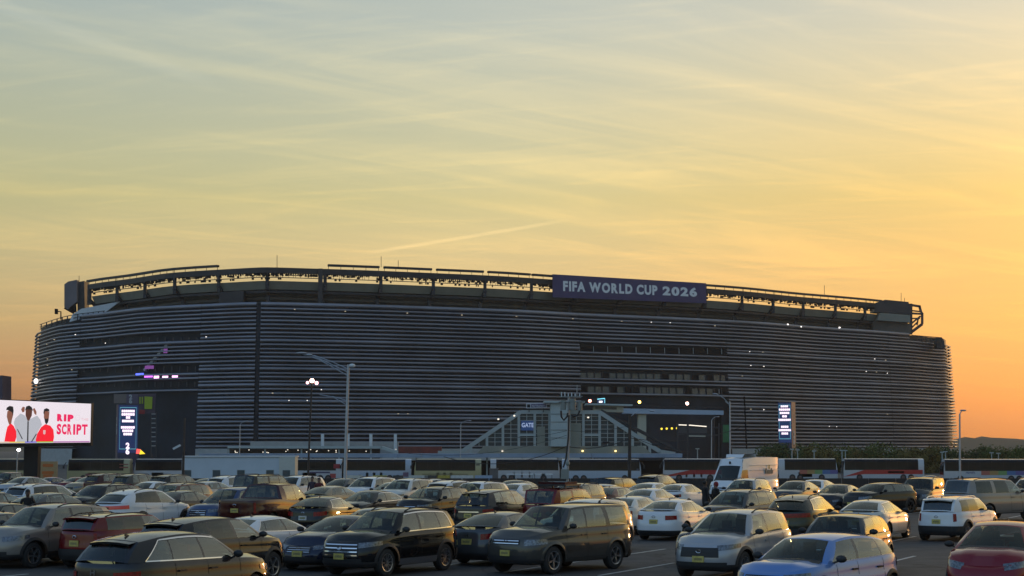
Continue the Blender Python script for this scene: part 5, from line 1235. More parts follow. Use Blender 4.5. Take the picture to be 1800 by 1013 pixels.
# ------------------------------------------------------------------ poles, wires
M_galv = mat('galvanised_steel', (.42, .44, .47), .42, metal=.5, var=.15, vscale=1.5); M_wood = mat('weathered_wood', (.055, .042, .035), .85, var=.3, vscale=2)
def P(px, py, Y): return at_y(px, py, Y)
def foot(px, Y): p = P(px, 800, Y); return Vector((p.x, Y, gz(Y)))
def post(name, label, cat, px0, px1, top, Y, r0, r1, m_, group=None):
    b_ = foot(px0, Y); t = thing(name, label, cat, tuple(b_), 0, group); rel(t, MB().tube([b_, P(px1, top, Y)], [r0, r1], 10), 'pole', m_); return t
lp = post('street_lamp', 'tall grey lamp post with long double truss arm and white lamp head', 'street lamp', 606, 612.5, 641, 122, .13, .09, M_galv)
for a_, b_ in (((612, 655), (583, 641), ), ((610, 660), (560, 632)), ((583, 641), (545, 623)), ((560, 632), (524, 620))): rel(lp, MB().tube([P(*a_, 122), P(*b_, 122)], .045, 6), 'arm', M_galv)
for a_, b_ in (((610, 648), (583, 636)), ((583, 636), (552, 625))): rel(lp, MB().tube([P(*a_, 122), P(*b_, 122)], .04, 6), 'arm', M_galv)
rel(lp, MB().ell(P(530, 621, 122), .40, .2, .09), 'lamp_head', M_galv); rel(lp, MB().ell(P(619, 643, 122), .24, .24, .15), 'lamp_head', M_white); rel(lp, MB().ell(P(543, 624, 122), .25, .2, .08), 'lamp_head', M_galv)
for a_, b_ in (((609, 712), (585, 698)), ((609, 704), (584, 697)), ((585, 698), (562, 694))): rel(lp, MB().tube([P(*a_, 122), P(*b_, 122)], .035, 6), 'lower_arm', M_galv)
ml = post('cluster_lamp', 'dark post carrying a lit cluster of three warm lamps', 'street lamp', 541, 548, 672, 200, .12, .10, M_wood)
for x, y, r, m_ in ((548.5, 669.5, .26, emis('lamp_peach', (1., .62, .5), 10.)), (540.5, 673, .18, emis('lamp_pinkish', (1., .45, .5), 4.)), (556.5, 673.5, .22, emis('lamp_pinkish', (1., .45, .5), 4.))):
    o = rel(ml, MB().ell((0, 0, 0), r, r, r, 10, 6), 'lamp_globe', m_); o.location = P(x, y, 200)
rel(ml, MB().tube([P(538, 675, 200), P(558, 675, 200)], .05, 6), 'crossbar', M_wood)
for px, top, Y, dx_, lab in ((421, 741, 290, 14, 'short grey lamp post curving right beside the gate louvres'), (809, 740, 290, 17, 'short grey lamp post with angled arm left of the station stair'), (1250, 733, 290, 12, 'short grey lamp post with angled arm before the dark right gate'), (1686, 722, 150, 7, 'lone tall lamp post against the orange sky right of the stadium')):
    t = post('street_lamp', lab, 'street lamp', px, px + 1, top + 6, Y, .10, .07, M_galv)
    rel(t, MB().tube([P(px + 1, top + 6, Y), P(px + 3, top + 3, Y), P(px + dx_ * .6, top, Y), P(px + dx_, top - .5, Y)], .05, 6), 'arm', M_galv); rel(t, MB().ell(P(px + dx_, top - .3, Y), .3, .15, .08), 'lamp_head', M_galv)
t = post('street_lamp', 'tall grey lamp post with arm reaching left over the footbridge end', 'street lamp', 1283, 1283, 706, 250, .14, .10, M_galv)
rel(t, MB().tube([P(1283, 712, 250), P(1272, 700, 250), P(1262, 694, 250), P(1256, 692.5, 250)], .06, 6), 'arm', M_galv); rel(t, MB().ell(P(1257, 692.7, 250), .4, .2, .1), 'lamp_head', M_galv); rel(t, MB().tube([P(1283, 712, 250), P(1275, 706, 250)], .05, 5), 'brace', M_galv); rel(t, MB().tube([P(1264, 693, 250), P(1264, 684, 250)], .04, 5), 'aerial', M_galv)
wp = post('utility_pole', 'dark wooden pole with curved lamp arm before the right station stair', 'utility pole', 1106, 1107, 728, 176, .19, .15, M_wood)
rel(wp, MB().tube([P(1109, 732, 176), P(1122, 722, 176), P(1133, 719, 176), P(1145, 722, 176)], .05, 6), 'lamp_arm', M_galv); rel(wp, MB().ell(P(1146, 722.5, 176), .3, .15, .09), 'lamp_head', M_galv)
wp2 = post('utility_pole', 'dark thin pole beside the white trailer left end', 'utility pole', 322, 324.5, 735, 210, .17, .13, M_wood)
rel(wp2, prism([(303, 788), (316, 781), (318, 784), (305, 791)], 209.8, 209.9), 'white_arm', M_white)
tp2 = post('transformer_pole', 'grey steel pole topped with pale transformers, insulators and hanging cable loops', 'utility pole', 997, 1000, 697, 172, .14, .13, M_galv)
M_tf = mat('transformer_grey', (.22, .24, .22), .55, var=.15, vscale=2)
for x, y0, y1, w_ in ((990, 703, 721, .28), (1006, 701, 721, .34), (1019, 705, 722, .26)): rel(tp2, MB().tube([P(x, y1, 171.6), P(x, y0, 171.6)], w_, 12), 'transformer', M_tf)
rel(tp2, MB().tube([P(982, 707, 171.4), P(1027, 706, 171.4)], .07, 6), 'crossarm', M_tf); rel(tp2, MB().tube([P(984, 698, 171.6), P(1024, 697, 171.6)], .06, 6), 'crossarm', M_tf); rel(tp2, MB().tube([P(1014, 697, 171.8), P(1014.5, 677, 171.8)], .04, 6), 'lightning_rod', M_galv)
for x in (987, 993, 999, 1005, 1011, 1019): rel(tp2, MB().tube([P(x, 697.5, 171.6), P(x, 689 + random.uniform(0, 3), 171.6)], .06, 6), 'insulator', M_white)
for pts in ([(986, 722), (987, 733), (991, 739), (997, 732), (998, 726)], [(1004, 730), (1010, 732), (1016, 730), (1019, 722)]): rel(tp2, MB().tube([P(x, y, 171.3) for x, y in pts], .10, 7), 'cable_loop', M_dark)
rel(tp2, MB().tube([P(1000, 730, 171.5), P(999, 770, 171.5), P(995, 806, 171.5), P(990, 822, 171.5)], .09, 7), 'riser_cable', M_dark)
rel(tp2, prism([(986, 825), (1000, 825), (1000, 842), (986, 842)], 171.2, 171.8), 'meter_cabinet', M_tf); rel(tp2, MB().ell(P(998, 815, 171.4), .22, .22, .25), 'junction_box', M_tf)
wires = [((780, 803, 172), (997, 784, 172), 1.2, .035), ((997, 785, 172), (1107, 771, 176), .5, .045), ((1107, 770, 176), (1300, 752, 190), .8, .035), ((900, 769, 172), (997, 757, 172), .2, .02), ((997, 757, 172), (1107, 748, 176), .3, .02), ((1107, 765, 176), (1215, 795, 182), .4, .03), ((700, 795, 180), (997, 765, 172), 1.0, .018)]
for i, (a_, b_, sag, r) in enumerate(wires):
    A, B = P(*a_), P(*b_); pts = [A.lerp(B, k / 14) - Vector((0, 0, sag * 4 * (k / 14) * (1 - k / 14))) for k in range(15)]
    o = tag(MB().tube(pts, r, 5).obj('overhead_wire', M_dark), 'thin dark overhead wire strung between the utility poles', 'wire', 'overhead wires')
tag(MB().ell(P(1065, 778, 174), .42, .12, .12).obj('splice_case', M_dark), 'dark splice case hanging on the wire left of the wooden pole', 'splice case'); tag(MB().ell(P(1152, 782, 178), .42, .12, .12).obj('splice_case', M_dark), 'dark splice case on the wire right of the wooden pole', 'splice case')
for px, top in ((1226, 790), (1392, 791), (1402, 792), (1431, 794), (1480, 793), (1486, 793), (1656, 796), (1662, 795), (1743, 797), (1755, 798)):
    t = post('path_lamp', 'short pale twin cap path lamp among the roadside trees', 'path lamp', px, px, top, 300, .10, .08, M_fr, 'path lamps by the road'); rel(t, MB().box(*(lambda p: (p.x - .32, p.x + .32, p.y - .2, p.y + .2, p.z, p.z + .18))(P(px, top, 300))), 'lamp_cap', M_fr)

# ------------------------------------------------------------------ trees and hills
def leafmat(n, c, c2): return mat(n, c, .75, spec=.2, col2=c2, vscale=.5)
LM = [leafmat('leaf_green', (.055, .080, .016), (.11, .12, .026)), leafmat('leaf_olive', (.10, .085, .02), (.16, .12, .03)), leafmat('leaf_dark', (.04, .06, .016), (.075, .09, .022))]
M_bark = mat('bark', (.06, .045, .035), .9, var=.3, vscale=3)
def tree(loc, h, w, lm, label, group='roadside trees'):
    t = thing('tree', label, 'tree', loc, random.uniform(0, 6), group); tk = MB().tube([(0, 0, 0), (.1, .05, h * .35), (.05, -.05, h * .65)], [.16, .12, .05], 7)
    for k in range(5):
        a_ = random.uniform(0, 6.28); tk.tube([(.08, 0, h * random.uniform(.3, .5)), (w * .3 * cos(a_), w * .3 * sin(a_), h * random.uniform(.6, .85))], [.07, .02], 5)
    tk.obj('trunk', M_bark, t); lf = MB(); cl = []
    for k in range(24):
        a_ = random.uniform(0, 6.28); r = random.uniform(0, .40) * w; cl.append((r * cos(a_), r * sin(a_), h * random.uniform(.12, .82), random.uniform(.14, .24) * w))
    for cx, cy, cz, cr in cl:
        for _ in range(130):
            d_ = Vector((random.gauss(0, 1), random.gauss(0, 1), random.gauss(0, 1))).normalized() * cr * random.uniform(.55, 1.08); p = Vector((cx, cy, cz)) + d_
            n_ = (d_.normalized() + Vector((random.uniform(-.7, .7), random.uniform(-.7, .7), random.uniform(-.3, .9)))).normalized(); u_ = n_.orthogonal().normalized(); v_ = n_.cross(u_); s_ = random.uniform(.18, .36)
            lf.face([p - u_ * s_, p - v_ * s_ * .6, p + u_ * s_, p + v_ * s_ * .6])
    lf.obj('crown', LM[lm], t); return t
TREES = [(1352, 792, 0, 34), (1376, 781, 2, 46), (1412, 786, 0, 40), (1438, 788, 1, 42), (1462, 786, 0, 44), (1492, 790, 1, 36), (1516, 789, 2, 34), (1543, 786, 0, 46), (1576, 793, 2, 26), (1602, 791, 1, 32), (1622, 790, 1, 34), (1648, 789, 2, 44), (1672, 794, 0, 30), (1722, 797, 2, 40), (1745, 792, 0, 50), (1775, 797, 2, 40), (1800, 795, 0, 46)]
TL = {0: 'bushy mid green tree by the road in front of the stadium wall', 1: 'brownish olive tree by the road in front of the stadium wall', 2: 'dense dark green tree by the road at the stadium foot'}
for px, top, lm, wp_ in TREES:
    Y = random.uniform(352, 375); p = P(px, top - 4, Y); tree((p.x, Y, gz(Y)), p.z - gz(Y), wp_ / (F / Y) * 1.75, lm, TL[lm], {0: 'mid green roadside trees', 1: 'olive roadside trees', 2: 'dark roadside trees'}[lm])
hl = MB(); rows = []
random.seed(21)
ph = [(random.uniform(0, 6.28), random.uniform(.7, 1.3)) for _ in range(9)]
def ridge(x): return 19 + 5 * sin(x * .0031 + .6) + sum(1.9 / (1 + .15 * i) * sin(x * .013 * 1.55 ** i * f + q) for i, (q, f) in enumerate(ph))
M_hill = mat('wooded_hill', (.05, .055, .03), .9, spec=.1, col2=(.09, .075, .05), vscale=.02, bump=.4, bscale=.05)
for k in range(5):
    f = k / 4; rows.append([(x, 2300 + 260 * f, -3 + (ridge(x) + 3.1 - 2 * (k == 3)) * (0, .45, .8, 1., .7)[k] * min(1, max(.0, (x - 380) / 220)) ) for x in range(300, 3600, 12)])
tag(MB().grid(rows, True).obj('hills', M_hill, smooth=50), kind='structure')
rows = [[(x, 2300 + 260 * k / 3, -3 + (ridge(x * 1.13 + 900) * .6) * (0, .5, 1., .7)[k]) for x in range(-3200, 300, 14)] for k in range(4)]
tag(MB().grid(rows, True).obj('hills', M_hill, smooth=50), kind='structure')
tag(prism([(-20, 662), (4, 660), (4, 760), (-20, 760)], 330, 336).obj('office_tower', mat('dark_violet_glass', (.05, .04, .08), .3, var=.3, vscale=.2)), 'dark violet building edge at the left of the lit billboard', 'building')
rl = post('street_lamp', 'lit white lamp on a short post left of the black billboard post', 'street lamp', 30, 31, 794, 245, .1, .08, M_galv); o = rel(rl, MB().ell((0, 0, 0), .28, .28, .2, 10, 6), 'lamp_globe', emis('lamp_bright', (1., .95, .9), 9.)); o.location = P(33, 791, 245)
fl_ = tag(MB().ell((0, 0, 0), .75, .6, .9, 12, 8).obj('wall_floodlight', M_lampc, smooth=60), 'bright white floodlight on the far left edge of the louvred wall', 'floodlight'); s, z = s_of(67, 671); fl_.location = sp_(s, .9, z)
# ------------------------------------------------------------------ parked cars
RZA = pi / 2 - PHI; RZT = RZA + pi
C = {k: paint('paint_' + k, c, m_, r) for k, c, m_, r in (('white', (.78, .79, .80), .0, .4), ('pearl', (.70, .68, .62), .05, .4), ('silver', (.40, .41, .43), .35, .35), ('grey', (.075, .08, .085), .25, .38), ('dark', (.022, .022, .025), .2, .38), ('black', (.006, .006, .007), .0, .35), ('red', (.16, .006, .008), .15, .35), ('maroon', (.055, .008, .008), .2, .38), ('blue', (.035, .07, .17), .3, .35), ('navy', (.008, .014, .04), .2, .35), ('champagne', (.26, .235, .21), .35, .38), ('taupe', (.075, .07, .062), .25, .38), ('skyblue', (.11, .25, .58), .25, .35), ('tan', (.28, .22, .13), .25, .4), ('rust', (.20, .085, .055), .25, .38), ('green', (.022, .028, .022), .2, .38), ('teslared', (.24, .008, .016), .15, .3), ('bluegrey', (.10, .125, .17), .3, .38))}
WP = dict(plate=M_platew)
CARS = [
 # nearest row
 ('sedan', dict(emb='h', L=4.64, H=1.42, dlo=0), 'navy', 'T', 492, 655, 910, 'dark navy sedan nosed up beside the black crossover, yellow front plate'),
 ('suv', dict(emb='h', L=4.72, W=1.88, H=1.66, dlo=1, priv=0, clad=0, rails=0, trimbar=(.80, .825), tl=(.50, .80, .96, -1.92, .86, .98), hanm='dark', mirm='dark', xrt=-1.72, dr=.11, pil=[(.86, .30, 'glass'), (-.08, -.14, 'trim'), (-.14, -.20, 'glass'), (-1.02, -.98, 'trim'), (-1.06, -1.02, 'glass'), (-1.80, -1.18, 'body')]), 'dark', 'A', 128, 472, 933, 'dark grey crossover with bright window trim, tail toward the white sedan row'),
 ('suv', dict(emb='o', L=4.65, H=1.70, dlo=1, clad=1, bars=4, barh=.3, grille=(.58, .52, .88), spokes=10, sillm='chrome', rails=1, railm='dark'), 'black', 'T', 567, 804, 892, 'glossy black crossover with chrome grille slats and bright sill strip'),
 ('box', dict(emb='h', flare=1, side_strip=1, bars=2, barh=.30, grille=(.46, .78, .92), rails=0), 'taupe', 'T', 857, 1110, 884, 'boxy grey brown four by four with flared arches and two bar grille'),
 ('suv', dict(emb='o', L=4.60, H=1.70, clad=1, grille=(.56, .58, .82), bars=1, barh=.05, barm='dark', low=(.74, .28, .46), rails=1, railm='dark'), 'silver', 'T', 1187, 1396, 894, 'silver crossover with black arches and dark trapezoid grille'),
 ('suv', dict(L=4.30, W=1.82, H=1.58, clad=1, rails=0, mirm='dark', xrt=-1.55, dr=.12, hanm='dark', zcowl=1.04, zbr=1.14), 'skyblue', 'T', 1293, 1579, 936, 'pale blue small crossover with black mirrors, in front of the grey hatchback'),
 ('mini', dict(L=4.40, H=1.54, clad=1, rails=0, dr=.12, xrt=-1.6), 'grey', 'T', 1412, 1570, 903, 'grey hatchback tucked behind the pale blue crossover'),
 ('tesla', dict(fez=.66, fplate=0), 'teslared', 'T', 1664, 1872, 916, 'smooth grille-less red electric crossover with slim headlights'),
 ('suv', dict(L=4.70, W=1.88, H=1.70, clad=1, rails=1, grille=(.40, .66, .86)), 'champagne', 'T', -34, 192, 885, 'champagne silver SUV with roof rails next to the red wagon'),
 ('mini', dict(emb='o', L=4.26, H=1.48, priv=1), 'red', 'A', 103, 262, 899, 'dark red small wagon with black roof and yellow plate'),
 ('suv', dict(L=4.50, H=1.64, rails=0, priv=1), 'dark', 'A', 236, 386, 907, 'charcoal hatch with roof spoiler behind the dark grey crossover'),
 ('sedan', dict(emb='h', L=4.64, H=1.41, dlo=1, tl=(.44, .78, .96, -1.92, .86, 1.0)), 'white', 'A', 352, 530, 911, 'white fastback sedan with C shaped red tail lights'),
 ('sedan', dict(L=4.80, H=1.44), 'bluegrey', 'T', 556, 690, 893, 'blue grey sedan roof showing between the navy sedan and black crossover'),
 ('sedan', dict(emb='h', L=4.86, W=1.85, H=1.46), 'grey', 'A', 788, 920, 900, 'gunmetal sedan parked tail out between the black crossover and grey brown four by four'),
 ('suv', dict(L=4.60, H=1.66), 'pearl', 'T', 1020, 1114, 881, 'cream SUV whose rear corner shows behind the grey brown four by four'),
 ('sedan', dict(L=4.6, H=1.42), 'navy', 'T', 1187, 1330, 906, 'blue black car hidden behind the silver crossover with black arches'),
 # second row
 ('pickup', dict(emb='o'), 'maroon', 'A', 383, 562, 849, 'maroon crew cab pickup with black bed cover and yellow plate'),
 ('coupe_suv', dict(emb='o', priv=1, spm='paint'), 'white', 'A', 163, 337, 859, 'white coupe style SUV with full width red tail light bar'),
 ('wagon', dict(emb='o', L=4.70, H=1.70, rails=0, clad=0), 'blue', 'T', 327, 452, 856, 'steel blue people carrier nosed toward the white coupe style SUV'),
 ('sedan', dict(emb='o', L=4.88, W=1.84, dlo=1), 'black', 'A', 505, 640, 872, 'black sedan with bright window line and white plate behind the navy sedan'),
 ('sedan', dict(L=4.85, W=1.84, dlo=1, H=1.45), 'dark', 'T', 605, 718, 862, 'dark bronze sedan with chrome window surround facing the black sedan'),
 ('suv', dict(L=4.85, W=1.93, H=1.73, priv=0, rails=0, tl=(.60, .86, 1.0, -1.95, .90, 1.02), trimbar=(.88, .92)), 'dark', 'A', 797, 930, 859, 'charcoal three row SUV with roof spoiler beside the red off roader'),
 ('box', dict(L=4.74, W=1.85, H=1.78, rails=1), 'red', 'A', 918, 1044, 856, 'red boxy off roader with black roof box'),
 ('sedan', dict(L=4.70, W=1.84, dlo=0), 'pearl', 'A', 1046, 1147, 871, 'off white sedan behind the cream SUV and left of the white saloon'),
 ('sedan', dict(emb='o', L=4.63, W=1.82, dlo=1, tl=(.48, .74, .90, -1.95, .76, .90)), 'white', 'A', 1120, 1245, 875, 'white compact saloon with dark rear glass and wide red tail lights'),
 ('wagon', dict(L=4.82, H=1.66, clad=1), 'grey', 'T', 1222, 1373, 860, 'dark grey crossover wagon in front of the silver SUV by the white van'),
 ('coupe_suv', dict(L=4.70, H=1.68, dlo=1), 'green', 'A', 1342, 1480, 869, 'dark olive crossover showing its tail to the silver black arched crossover'),
 ('sedan', dict(emb='o', L=4.70, W=1.83, dlo=1), 'pearl', 'A', 1472, 1600, 878, 'pearl white saloon tail out beside the white boxy hatch'),
 ('mini', dict(emb='o', clad=1, rails=1, priv=1, railm='chrome', L=4.31, H=1.56), 'white', 'A', 1613, 1755, 872, 'white boxy hatch with roof rails, upright tail lights and black arches'),
 ('suv', dict(L=4.55, H=1.56, clad=1, rails=0, dr=.11), 'black', 'T', 1478, 1614, 848, 'black sporty crossover above the pearl white saloon'),
 ('box', dict(L=5.15, W=2.04, H=1.92, wb=2.95, fo=.98, R=.40, sill=.38, zhf=1.12, zcowl=1.25, zbr=1.26, zdk=1.26, zdr=1.24, xcowl=1.30, xws=.72, xrt=-2.20, xrb=-2.44, priv=1, hl=(.6, .86, 1.06, 1.95, .90, 1.06), tl=(.80, .86, 1.26, -2.34, .88, 1.26), pil=[(1.14, .64, 'glass'), (.22, .18, 'trim'), (.14, .10, 'glass'), (-.76, -.72, 'body'), (-1.0, -.95, 'glass'), (-2.1, -1.98, 'body')]), 'champagne', 'A', 1655, 1822, 841, 'big tan silver full size SUV with dark privacy glass'),
 ('sedan', dict(L=4.75), 'dark', 'T', 1425, 1518, 852, 'dark sedan between the black sporty crossover and grey sedan'),
 ('sedan', dict(L=4.80, H=1.47), 'grey', 'T', 1354, 1440, 845, 'medium grey sedan in front of the white van side'),
 ('suv', dict(L=4.70, H=1.68), 'silver', 'T', 1264, 1354, 841, 'silver SUV parked directly in front of the white van'),
 ('box', dict(L=4.60, W=1.83, H=1.75), 'taupe', 'T', 1594, 1664, 839, 'khaki upright SUV with blue tinted windshield left of the big tan SUV'),
 ('suv', dict(L=4.6), 'silver', 'T', 1774, 1850, 840, 'silver crossover nosing in beyond the big tan SUV'),
 ('suv', dict(L=4.75, H=1.66, emb='o', grille=(.4, .55, .86)), 'white', 'T', 776, 898, 846, 'white crossover with dark shield grille above the charcoal SUV'),
 ('suv', dict(L=4.55, H=1.62), 'black', 'T', 694, 784, 854, 'black compact crossover right of the dark bronze sedan'),
 ('sedan', dict(L=4.75, H=1.45), 'silver', 'T', 634, 738, 847, 'silver grey sedan with dark mirror above the dark bronze sedan'),
 ('sedan', dict(L=4.75, H=1.45), 'silver', 'T', 1012, 1102, 851, 'pale grey sedan with black mirror above the red off roader tail'),
 ('sedan', dict(L=4.6, W=1.82), 'white', 'A', 1150, 1240, 850, 'white two door style sedan beside the standing people'),
 ('sedan', dict(L=4.6), 'white', 'A', 1118, 1174, 858, 'white car with black rear panel between the off white and white saloons'),
 ('sedan', dict(L=4.6), 'rust', 'A', 1078, 1136, 853, 'rust red sedan in front of the boxy black wagon'),
 ('box', dict(L=4.7, W=1.88, H=1.70, rails=0), 'black', 'A', 1058, 1134, 840, 'boxy black wagon close to the dark barrier line'),
 ('suv', dict(), 'white', 'T', 614, 684, 839, 'white SUV at the foot of the tall double arm lamp post'),
 ('suv', dict(), 'pearl', 'T', 684, 742, 841, 'cream crossover in the last row right of the lamp post'),
 ('sedan', dict(), 'silver', 'T', 736, 784, 847, 'silver sedan in the last row left of the white crossover'),
 ('suv', dict(priv=1), 'white', 'A', 772, 832, 844, 'white SUV with black rear window in the last row'),
 ('sedan', dict(), 'dark', 'T', 880, 924, 844, 'dark sedan in the last row left of the red off roader'),
 ('sedan', dict(), 'white', 'A', 892, 940, 850, 'white sedan roof showing left of the red off roader'),
 ('suv', dict(), 'grey', 'T', 980, 1036, 847, 'grey SUV behind the roof box of the red off roader'),
 ('suv', dict(), 'dark', 'A', 1136, 1178, 834, 'dark SUV with tan sunset lit roof close to the barrier line'),
 ('sedan', dict(), 'white', 'A', 1128, 1168, 848, 'small white sedan right of the boxy black wagon'),
 ('sedan', dict(), 'white', 'T', 1416, 1448, 846, 'white hatch tail behind the medium grey sedan'),
 # left field
 ('sedan', dict(), 'grey', 'A', 48, 138, 866, 'dark grey sedan with green tinted windows beside the person in black'),
 ('sedan', dict(), 'silver', 'A', 52, 142, 856, 'silver sedan roof just beyond the dark grey sedan by the person in black'),
 ('suv', dict(), 'dark', 'T', 118, 236, 851, 'dark crossover facing the white coupe style SUV'),
 ('suv', dict(priv=1), 'white', 'A', 34, 127, 848, 'white hatchback with black rear window left of the dark crossover'),
 ('sedan', dict(), 'grey', 'A', -52, 36, 863, 'grey sedan cut by the frame left of the person in black'),
 ('sedan', dict(), 'green', 'T', -72, 42, 884, 'dark green sedan behind the champagne silver SUV'),
 ('sedan', dict(), 'grey', 'T', -90, 26, 903, 'dark grey sedan lowest at the frame edge beside the champagne silver SUV'),
 ('sedan', dict(), 'red', 'T', 88, 174, 832, 'deep red sedan in the far field below the billboard'),
 ('sedan', dict(), 'blue', 'T', 60, 112, 833, 'blue sedan left of the deep red sedan'),
 ('pickup', dict(), 'black', 'T', -20, 62, 820, 'black pickup under the lit billboard'),
 ('suv', dict(), 'white', 'A', -24, 18, 820, 'white SUV tail at the far left below the billboard'),
 ('suv', dict(), 'white', 'T', 98, 142, 819, 'white SUV in the far field right of the billboard post'),
 ('sedan', dict(), 'tan', 'T', 138, 178, 829, 'tan sedan just beyond the deep red sedan'),
 ('sedan', dict(), 'white', 'T', 158, 196, 835, 'white sedan right of the deep red sedan'),
 ('suv', dict(), 'maroon', 'A', 172, 218, 824, 'maroon SUV with tan lit side in the far field'),
 ('suv', dict(), 'dark', 'A', 186, 232, 829, 'dark SUV right of the maroon far field SUV'),
 ('suv', dict(), 'taupe', 'A', 224, 268, 832, 'brown SUV with black rear glass in the far field'),
 ('suv', dict(), 'dark', 'A', 278, 344, 834, 'black SUV with tan side below the white trailer'),
 ('suv', dict(), 'rust', 'T', 258, 352, 848, 'copper crossover behind the white coupe style SUV'),
 ('sedan', dict(), 'white', 'T', 222, 300, 846, 'white sedan roof above the white coupe style SUV'),
 ('sedan', dict(), 'dark', 'A', 296, 354, 862, 'black sedan between the white coupe style SUV and blue people carrier'),
 ('sedan', dict(), 'green', 'T', 340, 384, 841, 'dark green sedan behind the blue people carrier'),
 ('suv', dict(), 'white', 'A', 386, 442, 836, 'white hatch in the last row below the trailer windows'),
 ('box', dict(W=1.9, H=1.85), 'dark', 'A', 435, 502, 834, 'boxy dark four by four with tan side above the maroon pickup'),
 ('suv', dict(), 'white', 'T', 496, 543, 838, 'white crossover right of the boxy dark four by four'),
 ('sedan', dict(), 'grey', 'T', 574, 628, 842, 'grey sedan left of the tall double arm lamp post'),
 ('sedan', dict(), 'tan', 'A', 550, 624, 854, 'sand coloured sedan beyond the maroon pickup cab'),
 ('sedan', dict(), 'silver', 'A', 340, 402, 845, 'silver sedan beyond the blue people carrier'),
 ('sedan', dict(), 'grey', 'T', 236, 290, 836, 'grey sedan in the far field left of the black SUV with tan side'),
 ('sedan', dict(), 'silver', 'T', 16, 64, 838, 'silver sedan below the black pickup'),
]
# which outline edges the photo shows clear: b = both (heading from the width too), l / r = that side, c = centre only
EDGE = dict(zip(range(len(CARS)), 'lbbbbbrlclllllrl' + 'bblbrllllbbbblb' + 'lllrlbllblcrr'))
EDGE[30] = 'b'; EDGE[29] = 'b'
def overlaps(loc, rz, sp, placed):
    for l2, r2, s2 in placed:
        d_ = loc - l2
        if d_.length > 7: continue
        for q in (rz, r2):
            a_ = abs(d_.x * cos(q) + d_.y * sin(q)); e_ = abs(-d_.x * sin(q) + d_.y * cos(q))
            if a_ < (sp['L'] + s2['L']) / 2 + .12 and e_ < (sp['W'] + s2['W']) / 2 + .16: hit = True
            else: hit = False; break
        if hit: return True
    return False
SHIFTS = sorted([(abs(dx_) + 3 * abs(dt) + 1.2 * abs(dh), dx_, dt, dh) for dx_ in (0, -5, 5, -10, 10, -16, 16, -24, 24, -34, 34, 46, -46, 60, -60) for dt in (0, -1, 1, -2, 2, -3, 3, -5, 5, 8, -8) for dh in (0, 4, -4, 8)])
placed = []; INFO = []
# the white van first: it stands at a known place behind the rows
van_tpl = tpl('van', rwin=0, fplate=1)
vrz = RZT - radians(7); vloc, vb = fit(van_tpl, vrz, 1243, 1373, None, 106.0)
van = put_car(van_tpl, 'delivery_van', 'tall white high roof delivery van with a roof air unit', 'van', vloc, vrz, C['white'])
MB().box(-.2, 1.4, -.62, .62, 2.77, 2.93).mesh('roof_unit'); ru = MB(); ru.grid([[(1.45, -.55, 2.72), (1.45, .55, 2.72)], [(1.25, -.6, 2.92), (1.25, .6, 2.92)], [(-.3, -.6, 2.95), (-.3, .6, 2.95)], [(-.5, -.55, 2.74), (-.5, .55, 2.74)]], True); ru.obj('roof_unit', C['white'], van, smooth=30)
for zz in (1.95, 2.25):
    for s_ in (1, -1): MB().bar((1.1, s_ * (.985 - (zz - 1.3) * .10), zz), (-3.1, s_ * (.985 - (zz - 1.3) * .10), zz), .03, .03).obj('side_swage', C['white'], van)
mk = mat('van_mark', (.30, .24, .18), .6)
for k_, (x, w_, h_) in enumerate(((-1.05, .16, .34), (-1.27, .12, .22), (-1.43, .12, .24), (-1.60, .14, .22), (-1.80, .10, .34), (-1.95, .12, .22))): MB().box(x - w_ / 2, x + w_ / 2, .95, .99, 1.72, 1.72 + h_).obj('van_mark', mk, van)
MB().box(-1.52, -1.46, .94, .985, 2.02, 2.26).obj('van_mark', mat('van_mark_gold', (.5, .36, .08), .6), van)
MB().ell((2.02, 0, 2.42), .05, .07, .09).obj('roof_emblem', M_dark, van)
placed.append((vloc, vrz, van_tpl['spec'])); INFO.append(('van', 'van', 1243, 1373, vb, vloc))
order = [i for i in range(len(CARS)) if EDGE.get(i, 'c') == 'b'] + [i for i in range(len(CARS)) if EDGE.get(i, 'c') != 'b']
RBOX = None
